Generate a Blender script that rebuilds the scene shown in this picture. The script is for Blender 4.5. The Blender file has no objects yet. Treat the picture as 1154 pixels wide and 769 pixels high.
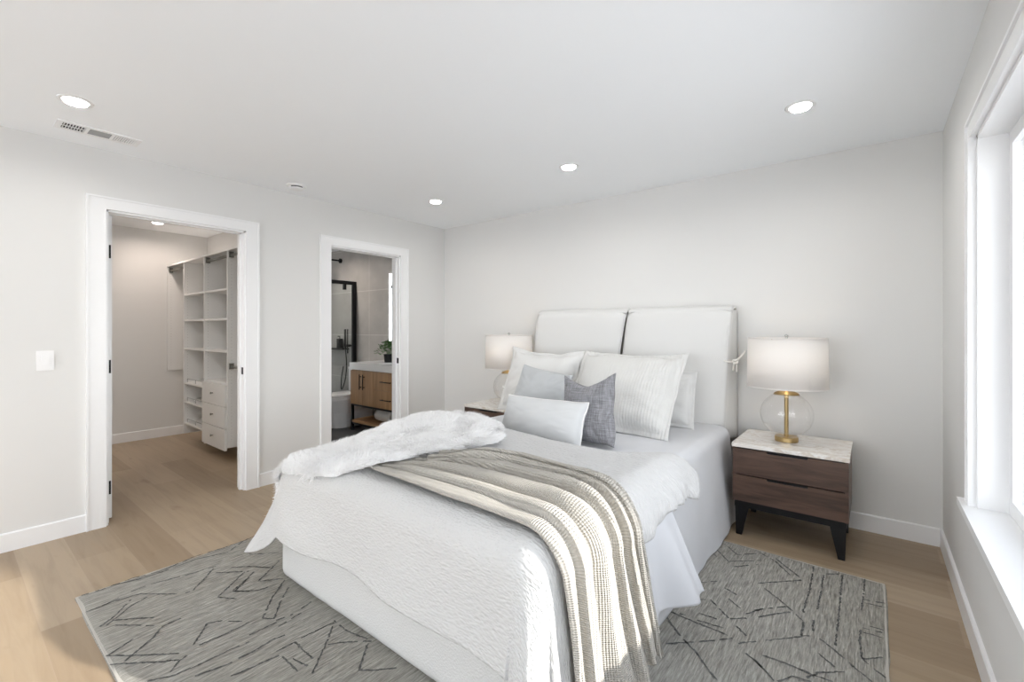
import bpy, bmesh, math, random
import numpy as np
from mathutils import Vector, Matrix
random.seed(7); RNG = np.random.default_rng(11)
PI = math.pi
S = bpy.context.scene
C = S.collection
# ------------------------------------------------------------------ camera, world, sun, exposure
XL, XR, YB, H = -3.971, 0.328, 3.7226, 2.484      # left wall, right wall, headboard wall, ceiling
YR = -2.3                                          # wall behind the camera
cam = bpy.data.cameras.new('camera'); co = bpy.data.objects.new('camera', cam); C.objects.link(co)
co.location = (0, 0, 1.3); co.rotation_euler = (PI/2, 0, math.radians(38.4245))
cam.sensor_fit = 'HORIZONTAL'; cam.sensor_width = 36; cam.lens = 512.58/1154*36
cam.shift_y = -(384.5-371.23)/1154
cam.clip_start = .02; cam.clip_end = 200
S.camera = co
S.view_settings.view_transform = 'Standard'; S.view_settings.look = 'None'
S.view_settings.gamma = 1; S.view_settings.use_curve_mapping = False
S.view_settings.exposure = 0.20
w = bpy.data.worlds.new('world'); S.world = w; w.use_nodes = True
wt = w.node_tree; bg = wt.nodes['Background']; bg.inputs[1].default_value = 5.6
_tc = wt.nodes.new('ShaderNodeTexCoord'); _sp = wt.nodes.new('ShaderNodeSeparateXYZ'); _rp = wt.nodes.new('ShaderNodeValToRGB')
wt.links.new(_tc.outputs['Generated'], _sp.inputs[0]); wt.links.new(_sp.outputs['Z'], _rp.inputs['Fac']); wt.links.new(_rp.outputs['Color'], bg.inputs[0])
_rp.color_ramp.elements[0].position = 0; _rp.color_ramp.elements[0].color = (.955, .975, 1.0, 1)      # bright hazy horizon
_rp.color_ramp.elements[1].position = .75; _rp.color_ramp.elements[1].color = (.38, .42, .48, 1)    # deeper overhead
def light(name, kind, loc, energy, color=(1, 1, 1), rot=None, **kw):
    l = bpy.data.lights.new(name, kind); l.energy = energy; l.color = color
    for k, v in kw.items(): setattr(l, k, v)
    o = bpy.data.objects.new(name, l); C.objects.link(o); o.location = loc
    if rot is not None: o.rotation_euler = rot
    return o
sd = Vector((-1, -.42, -.36)).normalized()
sun = light('sun', 'SUN', (6, 5, 5), 8.0, (1, .96, .90), sd.to_track_quat('-Z', 'Y').to_euler(), angle=math.radians(.8))
def portal(name, loc, rot, sx, sy):
    o = light(name, 'AREA', loc, 1, (1, 1, 1), rot, shape='RECTANGLE', size=sx, size_y=sy)
    o.data.cycles.is_portal = True
portal('portal_side', (.50, 1.15, 1.33), (0, PI/2, 0), 1.6, 3.0)
portal('portal_rear', (-1.9, YR-.2, 1.2), (-PI/2, 0, 0), 3.6, 2.3)
S.cycles.max_bounces = 14; S.cycles.diffuse_bounces = 8; S.cycles.glossy_bounces = 4; S.cycles.transmission_bounces = 8
S.cycles.transparent_max_bounces = 24; S.cycles.sample_clamp_indirect = 8; S.cycles.use_denoising = True
S.cycles.caustics_reflective = False; S.cycles.caustics_refractive = False

# ------------------------------------------------------------------ materials
def nm(name):
    m = bpy.data.materials.new(name); m.use_nodes = True
    t = m.node_tree; b = t.nodes['Principled BSDF']
    return m, t, b
def N(t, ty, **kw):
    n = t.nodes.new(ty)
    for k, v in kw.items():
        if k.startswith('i_'): n.inputs[k[2:].replace('_', ' ')].default_value = v
        else: setattr(n, k, v)
    return n
def mat(name, col, rough=.5, metal=0, spec=.5, emit=None, es=0, bump=None, sheen=0, trans=0, var=None):
    m, t, b = nm(name)
    b.inputs['Base Color'].default_value = (*col, 1); b.inputs['Roughness'].default_value = rough
    b.inputs['Metallic'].default_value = metal; b.inputs['Specular IOR Level'].default_value = spec
    if sheen: b.inputs['Sheen Weight'].default_value = sheen
    if emit: b.inputs['Emission Color'].default_value = (*emit, 1); b.inputs['Emission Strength'].default_value = es
    tc = N(t, 'ShaderNodeTexCoord')
    if var:   # (scale, amount)
        no = N(t, 'ShaderNodeTexNoise', i_Scale=var[0], i_Detail=4)
        t.links.new(tc.outputs['Object'], no.inputs['Vector'])
        r = N(t, 'ShaderNodeValToRGB'); a = var[1]
        r.color_ramp.elements[0].position = .3; r.color_ramp.elements[1].position = .7
        r.color_ramp.elements[0].color = (*[c*(1-a) for c in col], 1); r.color_ramp.elements[1].color = (*[min(1, c*(1+a)) for c in col], 1)
        t.links.new(no.outputs['Fac'], r.inputs['Fac']); t.links.new(r.outputs['Color'], b.inputs['Base Color'])
    if bump:  # (scale, distance, strength)
        no = N(t, 'ShaderNodeTexNoise', i_Scale=bump[0], i_Detail=3)
        t.links.new(tc.outputs['Object'], no.inputs['Vector'])
        bp = N(t, 'ShaderNodeBump', i_Distance=bump[1], i_Strength=bump[2])
        t.links.new(no.outputs['Fac'], bp.inputs['Height']); t.links.new(bp.outputs['Normal'], b.inputs['Normal'])
    return m
def ramp(t, fac, stops):
    r = N(t, 'ShaderNodeValToRGB'); e = r.color_ramp.elements
    while len(e) < len(stops): e.new(.5)
    for k, (p, c) in enumerate(stops): e[k].position = p; e[k].color = (*c, 1)
    t.links.new(fac, r.inputs['Fac']); return r.outputs['Color']
def mapping(t, out, scale=(1, 1, 1), rot=(0, 0, 0), loc=(0, 0, 0)):
    mp = N(t, 'ShaderNodeMapping'); mp.inputs['Scale'].default_value = scale; mp.inputs['Rotation'].default_value = rot
    mp.inputs['Location'].default_value = loc
    t.links.new(out, mp.inputs['Vector']); return mp.outputs['Vector']
def oak_floor():
    m, t, b = nm('oak_planks'); tc = N(t, 'ShaderNodeTexCoord')
    v = mapping(t, tc.outputs['Object'], loc=(.9, -.06, 0))
    br = N(t, 'ShaderNodeTexBrick', i_Scale=1.0, i_Mortar_Size=.0012, i_Mortar_Smooth=.1, i_Brick_Width=1.9, i_Row_Height=.212)
    br.offset = .37; br.offset_frequency = 2
    br.inputs['Color1'].default_value = (0, 0, 0, 1); br.inputs['Color2'].default_value = (1, 1, 1, 1); br.inputs['Mortar'].default_value = (.5, .5, .5, 1)
    t.links.new(v, br.inputs['Vector'])
    tone = ramp(t, br.outputs['Color'], [(0, (.315, .232, .150)), (.5, (.375, .285, .190)), (1, (.43, .335, .235))])
    g = N(t, 'ShaderNodeTexNoise', i_Scale=1, i_Detail=6, i_Roughness=.6, i_Distortion=.6)
    t.links.new(mapping(t, tc.outputs['Object'], scale=(1.6, 22, 1)), g.inputs['Vector'])
    gr = ramp(t, g.outputs['Fac'], [(.3, (.86, .84, .82)), (.55, (1, 1, 1)), (.8, (1.0, .97, .93))])
    k = N(t, 'ShaderNodeTexNoise', i_Scale=4, i_Detail=2)
    t.links.new(mapping(t, tc.outputs['Object'], scale=(.8, 2.2, 1)), k.inputs['Vector'])
    kn = ramp(t, k.outputs['Fac'], [(.24, (.70, .62, .55)), (.33, (1, 1, 1)), (1, (1, 1, 1))])
    mx = N(t, 'ShaderNodeMixRGB', blend_type='MULTIPLY', i_Fac=1.0); t.links.new(tone, mx.inputs[1]); t.links.new(gr, mx.inputs[2])
    m2 = N(t, 'ShaderNodeMixRGB', blend_type='MULTIPLY', i_Fac=.6); t.links.new(mx.outputs[0], m2.inputs[1]); t.links.new(kn, m2.inputs[2])
    m3 = N(t, 'ShaderNodeMixRGB', blend_type='MIX'); t.links.new(br.outputs['Fac'], m3.inputs['Fac']); t.links.new(m2.outputs[0], m3.inputs[1])
    m3.inputs[2].default_value = (.36, .27, .19, 1)
    t.links.new(m3.outputs[0], b.inputs['Base Color']); b.inputs['Roughness'].default_value = .42
    bp = N(t, 'ShaderNodeBump', i_Distance=.001, i_Strength=.25); t.links.new(g.outputs['Fac'], bp.inputs['Height']); t.links.new(bp.outputs['Normal'], b.inputs['Normal'])
    return m
def wood(name, c0, c1, axis='x', rough=.4, s=1):
    m, t, b = nm(name); tc = N(t, 'ShaderNodeTexCoord')
    sc = {'x': (1.2, 16, 16), 'z': (16, 16, 1.2)}[axis]
    g = N(t, 'ShaderNodeTexNoise', i_Scale=s, i_Detail=7, i_Roughness=.62, i_Distortion=1.2)
    t.links.new(mapping(t, tc.outputs['Object'], scale=sc), g.inputs['Vector'])
    mid = tuple((a+c)/2 for a, c in zip(c0, c1))
    t.links.new(ramp(t, g.outputs['Fac'], [(.3, c0), (.5, mid), (.7, c1)]), b.inputs['Base Color'])
    b.inputs['Roughness'].default_value = rough
    return m
def marble():
    m, t, b = nm('veined_marble'); tc = N(t, 'ShaderNodeTexCoord')
    g = N(t, 'ShaderNodeTexNoise', i_Scale=3.5, i_Detail=8, i_Roughness=.6, i_Distortion=2.4)
    t.links.new(mapping(t, tc.outputs['Object'], scale=(1, 3.2, 1), rot=(0, 0, .35)), g.inputs['Vector'])
    t.links.new(ramp(t, g.outputs['Fac'], [(.32, (.86, .83, .79)), (.44, (.66, .59, .52)), (.49, (.86, .84, .81)), (.62, (.76, .72, .67)), (.8, (.88, .86, .83))]), b.inputs['Base Color'])
    b.inputs['Roughness'].default_value = .25; return m
def tile(name, col, grout, bw, rh, loc, plane):
    m, t, b = nm(name); tc = N(t, 'ShaderNodeTexCoord')
    rot = {'y': (PI/2, 0, 0), 'x': (PI/2, 0, PI/2), 'z': (0, 0, 0)}[plane]
    sp = N(t, 'ShaderNodeSeparateXYZ'); t.links.new(tc.outputs['Object'], sp.inputs[0])
    cb = N(t, 'ShaderNodeCombineXYZ')
    a, c = {'y': ('X', 'Z'), 'x': ('Y', 'Z'), 'z': ('X', 'Y')}[plane]
    t.links.new(sp.outputs[a], cb.inputs[0]); t.links.new(sp.outputs[c], cb.inputs[1])
    br = N(t, 'ShaderNodeTexBrick', i_Scale=1.0, i_Mortar_Size=.005, i_Brick_Width=bw, i_Row_Height=rh)
    br.offset = 0; br.inputs['Color1'].default_value = (*col, 1); br.inputs['Color2'].default_value = (*[x*.93 for x in col], 1)
    br.inputs['Mortar'].default_value = (*grout, 1)
    t.links.new(mapping(t, cb.outputs[0], loc=loc), br.inputs['Vector'])
    g = N(t, 'ShaderNodeTexNoise', i_Scale=5, i_Detail=6); t.links.new(tc.outputs['Object'], g.inputs['Vector'])
    mx = N(t, 'ShaderNodeMixRGB', blend_type='MULTIPLY', i_Fac=.55); t.links.new(br.outputs['Color'], mx.inputs[1])
    t.links.new(ramp(t, g.outputs['Fac'], [(.3, (.72, .72, .72)), (.7, (1, 1, 1))]), mx.inputs[2])
    t.links.new(mx.outputs[0], b.inputs['Base Color']); b.inputs['Roughness'].default_value = .45
    return m
def cloth(name, col, kind, rough=.9, dist=.004, strength=.6, var=0.0, scale=1.0):
    """woven surfaces; kinds use the mesh's own UV map, laid out in metres along the cloth"""
    m, t, b = nm(name); tc = N(t, 'ShaderNodeTexCoord'); uv = tc.outputs['UV']
    b.inputs['Base Color'].default_value = (*col, 1); b.inputs['Roughness'].default_value = rough; b.inputs['Specular IOR Level'].default_value = .15
    b.inputs['Sheen Weight'].default_value = .15
    if kind == 'pucker':
        a = N(t, 'ShaderNodeTexVoronoi', feature='SMOOTH_F1', i_Scale=1.0); t.links.new(mapping(t, uv, scale=(38*scale, 95*scale, 1)), a.inputs['Vector']); h = a.outputs['Distance']
        a2 = N(t, 'ShaderNodeTexNoise', i_Scale=14, i_Detail=3); t.links.new(uv, a2.inputs['Vector'])
        ad = N(t, 'ShaderNodeMath', operation='ADD'); t.links.new(h, ad.inputs[0]); t.links.new(a2.outputs['Fac'], ad.inputs[1]); h = ad.outputs[0]
    elif kind == 'knit':
        a = N(t, 'ShaderNodeTexWave', wave_type='BANDS', bands_direction='Y', i_Scale=36*scale, i_Distortion=.5, i_Detail=1); t.links.new(uv, a.inputs['Vector'])
        a2 = N(t, 'ShaderNodeTexWave', wave_type='BANDS', bands_direction='X', i_Scale=48*scale, i_Distortion=.3); t.links.new(uv, a2.inputs['Vector'])
        ad = N(t, 'ShaderNodeMath', operation='ADD'); t.links.new(a.outputs['Fac'], ad.inputs[0]); t.links.new(a2.outputs['Fac'], ad.inputs[1]); h = ad.outputs[0]
    elif kind == 'rib':
        a = N(t, 'ShaderNodeTexWave', wave_type='BANDS', bands_direction='X', i_Scale=16*scale, i_Distortion=.25, i_Detail=1); t.links.new(uv, a.inputs['Vector'])
        a2 = N(t, 'ShaderNodeTexNoise', i_Scale=90, i_Detail=2); t.links.new(uv, a2.inputs['Vector'])
        ad = N(t, 'ShaderNodeMath', operation='ADD'); t.links.new(a.outputs['Fac'], ad.inputs[0]); t.links.new(a2.outputs['Fac'], ad.inputs[1]); h = ad.outputs[0]
    else:   # weave / boucle / linen
        a = N(t, 'ShaderNodeTexNoise', i_Scale={'boucle': 130, 'weave': 260}.get(kind, 220)*scale, i_Detail=2); t.links.new(tc.outputs['Object'], a.inputs['Vector']); h = a.outputs['Fac']
    bp = N(t, 'ShaderNodeBump', i_Distance=dist, i_Strength=strength); t.links.new(h, bp.inputs['Height']); t.links.new(bp.outputs['Normal'], b.inputs['Normal'])
    if var:
        def st(sc):
            n = N(t, 'ShaderNodeTexNoise', i_Scale=1, i_Detail=5, i_Roughness=.7); t.links.new(mapping(t, uv, scale=sc), n.inputs['Vector']); return n.outputs['Fac']
        ad = N(t, 'ShaderNodeMath', operation='ADD'); t.links.new(st((12, 160, 1)), ad.inputs[0]); t.links.new(st((160, 12, 1)), ad.inputs[1])
        hf = N(t, 'ShaderNodeMath', operation='MULTIPLY'); hf.inputs[1].default_value = .5
        t.links.new(ad.outputs[0], hf.inputs[0])
        r = ramp(t, hf.outputs[0], [(.40, tuple(c*(1-var) for c in col)), (.5, col), (.60, tuple(min(1, c*(1+var)) for c in col))]); t.links.new(r, b.inputs['Base Color'])
    return m
def thin_glass(name, tint=(1, 1, 1), refl=.9):
    m = bpy.data.materials.new(name); m.use_nodes = True; t = m.node_tree; t.nodes.clear()
    o = N(t, 'ShaderNodeOutputMaterial'); tr = N(t, 'ShaderNodeBsdfTransparent'); tr.inputs[0].default_value = (*tint, 1)
    gl = N(t, 'ShaderNodeBsdfGlossy'); gl.inputs['Roughness'].default_value = .02; gl.inputs[0].default_value = (refl,)*3+(1,)
    f = N(t, 'ShaderNodeLayerWeight', i_Blend=.5); mx = N(t, 'ShaderNodeMixShader')
    pw = N(t, 'ShaderNodeMath', operation='POWER'); pw.inputs[1].default_value = 3.0; t.links.new(f.outputs['Facing'], pw.inputs[0])
    ad = N(t, 'ShaderNodeMath', operation='MULTIPLY_ADD'); ad.inputs[1].default_value = .9; ad.inputs[2].default_value = .04; t.links.new(pw.outputs[0], ad.inputs[0])
    t.links.new(ad.outputs[0], mx.inputs[0]); t.links.new(tr.outputs[0], mx.inputs[1]); t.links.new(gl.outputs[0], mx.inputs[2]); t.links.new(mx.outputs[0], o.inputs[0])
    return m
def translucent(name, col, amt=.5):
    m = bpy.data.materials.new(name); m.use_nodes = True; t = m.node_tree; t.nodes.clear()
    o = N(t, 'ShaderNodeOutputMaterial'); d = N(t, 'ShaderNodeBsdfDiffuse'); d.inputs[0].default_value = (*col, 1)
    tr = N(t, 'ShaderNodeBsdfTranslucent'); tr.inputs[0].default_value = (*col, 1); mx = N(t, 'ShaderNodeMixShader'); mx.inputs[0].default_value = amt
    t.links.new(d.outputs[0], mx.inputs[1]); t.links.new(tr.outputs[0], mx.inputs[2]); t.links.new(mx.outputs[0], o.inputs[0])
    return m
def rug_mat():
    m, t, b = nm('heathered_wool'); tc = N(t, 'ShaderNodeTexCoord')
    n = N(t, 'ShaderNodeTexNoise', i_Scale=1, i_Detail=7, i_Roughness=.75, i_Distortion=.25); t.links.new(mapping(t, tc.outputs['Object'], scale=(150, 12, 12)), n.inputs['Vector'])
    n2 = N(t, 'ShaderNodeTexNoise', i_Scale=2.2, i_Detail=3); t.links.new(tc.outputs['Object'], n2.inputs['Vector'])
    c = ramp(t, n.outputs['Fac'], [(.30, (.18, .172, .155)), (.45, (.31, .30, .275)), (.56, (.40, .39, .355)), (.72, (.58, .565, .52))])
    mx = N(t, 'ShaderNodeMixRGB', blend_type='MULTIPLY', i_Fac=.5); t.links.new(c, mx.inputs[1])
    t.links.new(ramp(t, n2.outputs['Fac'], [(.3, (.82, .80, .76)), (.7, (1, 1, 1))]), mx.inputs[2])
    t.links.new(mx.outputs[0], b.inputs['Base Color']); b.inputs['Roughness'].default_value = .95; b.inputs['Specular IOR Level'].default_value = .1
    bp = N(t, 'ShaderNodeBump', i_Distance=.006, i_Strength=.7); t.links.new(n.outputs['Fac'], bp.inputs['Height']); t.links.new(bp.outputs['Normal'], b.inputs['Normal'])
    return m
M = dict(
    wall=mat('wall_paint', (.74, .738, .725), .7, bump=(220, .0006, .25)), ceil=mat('ceiling_paint', (.905, .93, .955), .8),
    trim=mat('trim_paint', (.86, .865, .87), .35), plastic=mat('white_plastic', (.85, .85, .85), .35), floor=oak_floor(),
    boucle=cloth('boucle_upholstery', (.66, .66, .65), 'boucle', dist=.005, strength=.8), cover=cloth('cotton_slipcover', (.70, .70, .69), 'weave', dist=.002, strength=.5),
    cord=mat('cotton_cord', (.80, .78, .74), .9, bump=(300, .001, .5)), slab=mat('grey_board', (.36, .34, .31), .9, bump=(200, .001, .3)),
    sheet=cloth('pale_cotton_sheet', (.61, .62, .645), 'weave', dist=.001, strength=.3), duvet=cloth('puckered_cotton', (.56, .56, .555), 'pucker', dist=.005, strength=.8, scale=1.7),
    duvet2=cloth('waffle_cotton', (.56, .56, .56), 'pucker', dist=.007, strength=.85, scale=1.3),
    throw=cloth('knitted_wool', (.48, .455, .41), 'knit', dist=.0035, strength=.8), fur=translucent('long_pile_fur', (.95, .95, .95), .25),
    sham=cloth('white_sham_cotton', (.67, .67, .66), 'weave', dist=.002, strength=.4), ribbed=cloth('ribbed_sham_cotton', (.63, .63, .615), 'rib', dist=.003, strength=.55),
    palegrey=cloth('pale_grey_velvet', (.46, .475, .485), 'weave', dist=.001, strength=.3), linen=cloth('dark_grey_linen', (.235, .235, .25), 'linen', dist=.003, strength=.6, var=.42),
    lumbar=cloth('off_white_velvet', (.58, .59, .595), 'weave', dist=.001, strength=.3), piping=mat('white_piping', (.82, .81, .79), .85),
    walnut=wood('dark_walnut', (.038, .020, .014), (.135, .078, .055), 'x', .38, 1.0), walnut_side=wood('dark_walnut_side', (.055, .032, .024), (.15, .09, .065), 'x', .4),
    black=mat('matt_black', (.006, .006, .007), .5, spec=.3), blackmetal=mat('black_metal', (.018, .018, .02), .35, .6), marble=marble(),
    brass=mat('aged_brass', (.50, .36, .17), .3, 1), glass=thin_glass('clear_glass'), pane=thin_glass('window_glass', refl=.6),
    shade=translucent('linen_shade', (.95, .93, .91), .45), chrome=mat('brushed_nickel', (.55, .55, .54), .25, 1), satin=mat('satin_nickel', (.30, .30, .28), .35, .9),
    rug=rug_mat(), rugline=mat('charcoal_wool', (.14, .14, .135), .95, bump=(150, .002, .6), var=(60, .5)), rugedge=mat('rug_binding', (.50, .48, .44), .9, bump=(200, .002, .5)),
    melamine=mat('white_melamine', (.80, .80, .79), .45), hole=mat('shelf_pin_hole', (.38, .38, .38), .8), lamp_on=mat('lit_diffuser', (1, 1, 1), .5, emit=(1, .98, .95), es=14),
    dark=mat('dark_void', (.03, .03, .032), .9), grille=mat('vent_grille', (.75, .75, .75), .5), grillegrey=mat('vent_damper', (.35, .36, .37), .5),
    tile=tile('grey_wall_tile', (.42, .40, .38), (.55, .53, .51), 1.24, .62, (5.53+1.24, .03-.01, 0), 'y'), tilex=tile('grey_wall_tile_side', (.42, .40, .38), (.55, .53, .51), 1.24, .62, (0, .02, 0), 'x'),
    bathfloor=tile('dark_floor_tile', (.045, .045, .048), (.09, .09, .09), .6, .3, (0, 0, 0), 'z'), porcelain=mat('white_porcelain', (.82, .83, .84), .12),
    oak=wood('vanity_oak', (.30, .165, .075), (.47, .28, .14), 'z', .45), oak_h=wood('vanity_oak_shelf', (.30, .165, .075), (.47, .28, .14), 'x', .45), towel=cloth('white_towelling', (.82, .82, .81), 'boucle', dist=.004, strength=.7),
    leaf=mat('green_leaf', (.07, .15, .045), .5, var=(9, .35)), mirror=mat('mirror_silver', (.8, .82, .85), .03, 1), led=mat('mirror_led', (1, 1, 1), .5, emit=(.93, .97, 1), es=5),
    soil=mat('potting_soil', (.03, .022, .015), .95), bulb=mat('frosted_bulb', (1, .9, .75), .5, emit=(1, .78, .5), es=6), darkglass=thin_glass('shower_glass', tint=(.90, .93, .93)),
    render_=mat('pale_stucco', (.72, .70, .66), .9, bump=(60, .003, .4)), paving=mat('pale_paving', (.8, .79, .78), .9, var=(3, .1)),
)
# ------------------------------------------------------------------ mesh helpers
def obj(name, bm, m, parent=None, smooth=False, bevel=0, seg=2, extra=()):
    if bevel:
        bmesh.ops.bevel(bm, geom=[e for e in bm.edges if len(e.link_faces) == 2 and e.calc_face_angle(0) > .5], offset=bevel, segments=seg, profile=.5, affect='EDGES')
    me = bpy.data.meshes.new(name); bm.normal_update(); bm.to_mesh(me); bm.free()
    for x in (m, *extra): me.materials.append(M[x] if isinstance(x, str) else x)
    if smooth:
        for p in me.polygons: p.use_smooth = True
    o = bpy.data.objects.new(name, me); C.objects.link(o)
    if parent: o.parent = parent
    return o
def npobj(name, V, F, m, parent=None, UV=None, smooth=True, extra=(), mi=None):
    me = bpy.data.meshes.new(name); me.from_pydata(np.asarray(V).tolist(), [], np.asarray(F).tolist() if not isinstance(F, list) else F)
    for x in (m, *extra): me.materials.append(M[x])
    if UV is not None:
        ul = me.uv_layers.new(name='UVMap'); li = np.empty(len(me.loops), np.int32); me.loops.foreach_get('vertex_index', li)
        ul.data.foreach_set('uv', np.asarray(UV, float)[li].ravel())
    if mi is not None: me.polygons.foreach_set('material_index', np.asarray(mi, np.int32))
    if smooth: me.polygons.foreach_set('use_smooth', np.ones(len(me.polygons), bool))
    me.update(); o = bpy.data.objects.new(name, me); C.objects.link(o)
    if parent: o.parent = parent
    return o
def box(bm, x0, x1, y0, y1, z0, z1, mi=0):
    v = [bm.verts.new((x, y, z)) for z in (z0, z1) for x, y in ((x0, y0), (x1, y0), (x1, y1), (x0, y1))]
    for f in ((3, 2, 1, 0), (4, 5, 6, 7), (0, 1, 5, 4), (1, 2, 6, 5), (2, 3, 7, 6), (3, 0, 4, 7)):
        fc = bm.faces.new([v[i] for i in f]); fc.material_index = mi
    return v
def B(*bs):
    bm = bmesh.new()
    for b in bs: box(bm, *b)
    return bm
def lathe(prof, loc=(0, 0, 0), n=40, closed=True, bm=None):
    bm = bm or bmesh.new(); rings = []
    for r, z in prof:
        if r < 1e-5: rings.append([bm.verts.new((loc[0], loc[1], loc[2]+z))])
        else: rings.append([bm.verts.new((loc[0]+r*math.cos(2*PI*k/n), loc[1]+r*math.sin(2*PI*k/n), loc[2]+z)) for k in range(n)])
    for a, b in zip(rings, rings[1:]):
        for k in range(n):
            q = [a[k % len(a)], a[(k+1) % n % len(a)], b[(k+1) % n % len(b)], b[k % len(b)]]
            u = []
            for v in q:
                if v not in u: u.append(v)
            if len(u) > 2: bm.faces.new(u)
    return bm
def tube(pts, r, n=8, bm=None, caps=True):
    bm = bm or bmesh.new(); pts = [Vector(p) for p in pts]; rings = []; prev = None
    for i, p in enumerate(pts):
        t = (pts[min(i+1, len(pts)-1)]-pts[max(i-1, 0)]).normalized()
        if prev is None:
            a = Vector((0, 0, 1)) if abs(t.z) < .9 else Vector((1, 0, 0)); prev = t.cross(a).normalized()
        nrm = (prev-t*prev.dot(t)).normalized(); bn = t.cross(nrm); prev = nrm
        rr = r[i] if isinstance(r, (list, tuple)) else r
        rings.append([bm.verts.new(p+(nrm*math.cos(2*PI*k/n)+bn*math.sin(2*PI*k/n))*rr) for k in range(n)])
    for a, b in zip(rings, rings[1:]):
        for k in range(n): bm.faces.new((a[k], a[(k+1) % n], b[(k+1) % n], b[k]))
    if caps: bm.faces.new(rings[0][::-1]); bm.faces.new(rings[-1])
    return bm
def smoothpath(pts, n=10):
    P = [Vector(p) for p in pts]; out = []
    for i in range(len(P)-1):
        p0, p1, p2, p3 = P[max(i-1, 0)], P[i], P[i+1], P[min(i+2, len(P)-1)]
        for k in range(n):
            t = k/n; out.append(.5*((2*p1)+(p2-p0)*t+(2*p0-5*p1+4*p2-p3)*t*t+(3*p1-p0-3*p2+p3)*t**3))
    return out+[P[-1]]
def prism(bm, pts, z0, z1):
    a = [bm.verts.new((x, y, z0)) for x, y in pts]; b = [bm.verts.new((x, y, z1)) for x, y in pts]; n = len(pts)
    bm.faces.new(a[::-1]); bm.faces.new(b)
    for k in range(n): bm.faces.new((a[k], a[(k+1) % n], b[(k+1) % n], b[k]))
def vnoise(x, y, z=0.0, seed=0):
    """smooth value noise in -1..1, vectorised"""
    x, y, z = np.broadcast_arrays(np.asarray(x, float), np.asarray(y, float), np.asarray(z, float))
    xi, yi, zi = np.floor(x).astype(np.int64), np.floor(y).astype(np.int64), np.floor(z).astype(np.int64)
    fx, fy, fz = x-xi, y-yi, z-zi; s = lambda t: t*t*t*(t*(t*6-15)+10); fx, fy, fz = s(fx), s(fy), s(fz)
    def h(a, b, c):
        n = (a*374761393+b*668265263+c*2147483647+seed*1274126177) & 0xffffffff
        n = ((n ^ (n >> 13))*1274126177) & 0xffffffff; n = n ^ (n >> 16)
        return (n & 0xffff)/32767.5-1
    r = 0
    for dz, wz in ((0, 1-fz), (1, fz)):
        for dy, wy in ((0, 1-fy), (1, fy)):
            for dx, wx in ((0, 1-fx), (1, fx)): r = r+h(xi+dx, yi+dy, zi+dz)*wx*wy*wz
    return r
def fbm(x, y, z=0.0, o=4, seed=0):
    r = 0; a = 1; t = 0
    for k in range(o): r = r+a*vnoise(np.asarray(x)*2**k, np.asarray(y)*2**k, np.asarray(z)*2**k, seed+k); t += a; a *= .5
    return r/t
def grid_faces(nu, nv, off=0, flip=False):
    i, j = np.meshgrid(np.arange(nu-1), np.arange(nv-1), indexing='ij'); a = i*nv+j+off
    f = np.stack([a, a+nv, a+nv+1, a+1], -1).reshape(-1, 4)
    return f[:, ::-1] if flip else f
def thing(name, label, cat, loc=(0, 0, 0), rz=0, group=None, kind=None):
    o = bpy.data.objects.new(name, None); C.objects.link(o); o.location = loc; o.rotation_euler = (0, 0, rz)
    o.empty_display_size = .1
    if kind: o['kind'] = kind
    return tag(o, label, cat, group)
def tag(o, label, cat, group=None):
    if label: o['label'] = label
    if cat: o['category'] = cat
    if group: o['group'] = group
    return o
def struct(name, bm, m, parent=None, **kw):
    o = obj(name, bm, m, parent, **kw); o['kind'] = 'structure'; return o
def dup(root, loc, label=None, rz=None):
    r = root.copy(); C.objects.link(r); r.location = loc
    if rz is not None: r.rotation_euler = (0, 0, rz)
    if label: r['label'] = label
    for ch in list(root.children):
        c = ch.copy(); C.objects.link(c); c.parent = r
        for g in ch.children:
            d = g.copy(); C.objects.link(d); d.parent = c
    return r
def stem(name, bm, m, parent=None, **kw): return obj(name, bm, m, parent, **kw)
# ------------------------------------------------------------------ room shell
T = .12
D1 = (.683, 1.543, 2.096)     # closet doorway: y0, y1, top
D2 = (2.268, 3.078, 2.090)    # bathroom doorway
W1 = (-.30, 2.585, .587, 2.075)   # side window opening: y0, y1, z0, z1
xo = XR+.16
struct('floor', B((-7.2, .5, YR-.1, 4.0, -.1, 0)), 'floor')
struct('ceiling', B((-7.2, .5, YR-.1, 4.0, H, H+.12)), 'ceil')
struct('wall_left', B((XL-T, XL, YR-.12, D1[0], 0, H), (XL-T, XL, D1[0], D1[1], D1[2], H), (XL-T, XL, D1[1], D2[0], 0, H),
                      (XL-T, XL, D2[0], D2[1], D2[2], H), (XL-T, XL, D2[1], YB, 0, H)), 'wall')
struct('wall_back', B((XL-T, xo, YB, YB+.14, 0, H)), 'wall')
struct('wall_right', B((XR, xo, YR-.12, W1[0], 0, H), (XR, xo, W1[1], YB, 0, H), (XR, xo, W1[0], W1[1], 0, W1[2]-.03), (XR, xo, W1[0], W1[1], W1[3], H)), 'wall')
struct('wall_rear', B((XL, -3.75, YR-.12, YR, 0, H), (-.15, XR, YR-.12, YR, 0, H), (-3.75, -.15, YR-.12, YR, 2.1, H), (-3.75, -.15, YR-.12, YR, 0, .08)), 'wall')
# outside
struct('ground', B((.6, 30, -30, 30, -.5, -.4), (-30, .5, -30, YR-.3, -.5, -.4)), 'paving')
struct('wall_sun_blocker', B((7.0, 7.3, 4.80, 14, -.4, 5.6)), 'render_')  # unseen wall, added to block part of the sun from the side window
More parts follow.
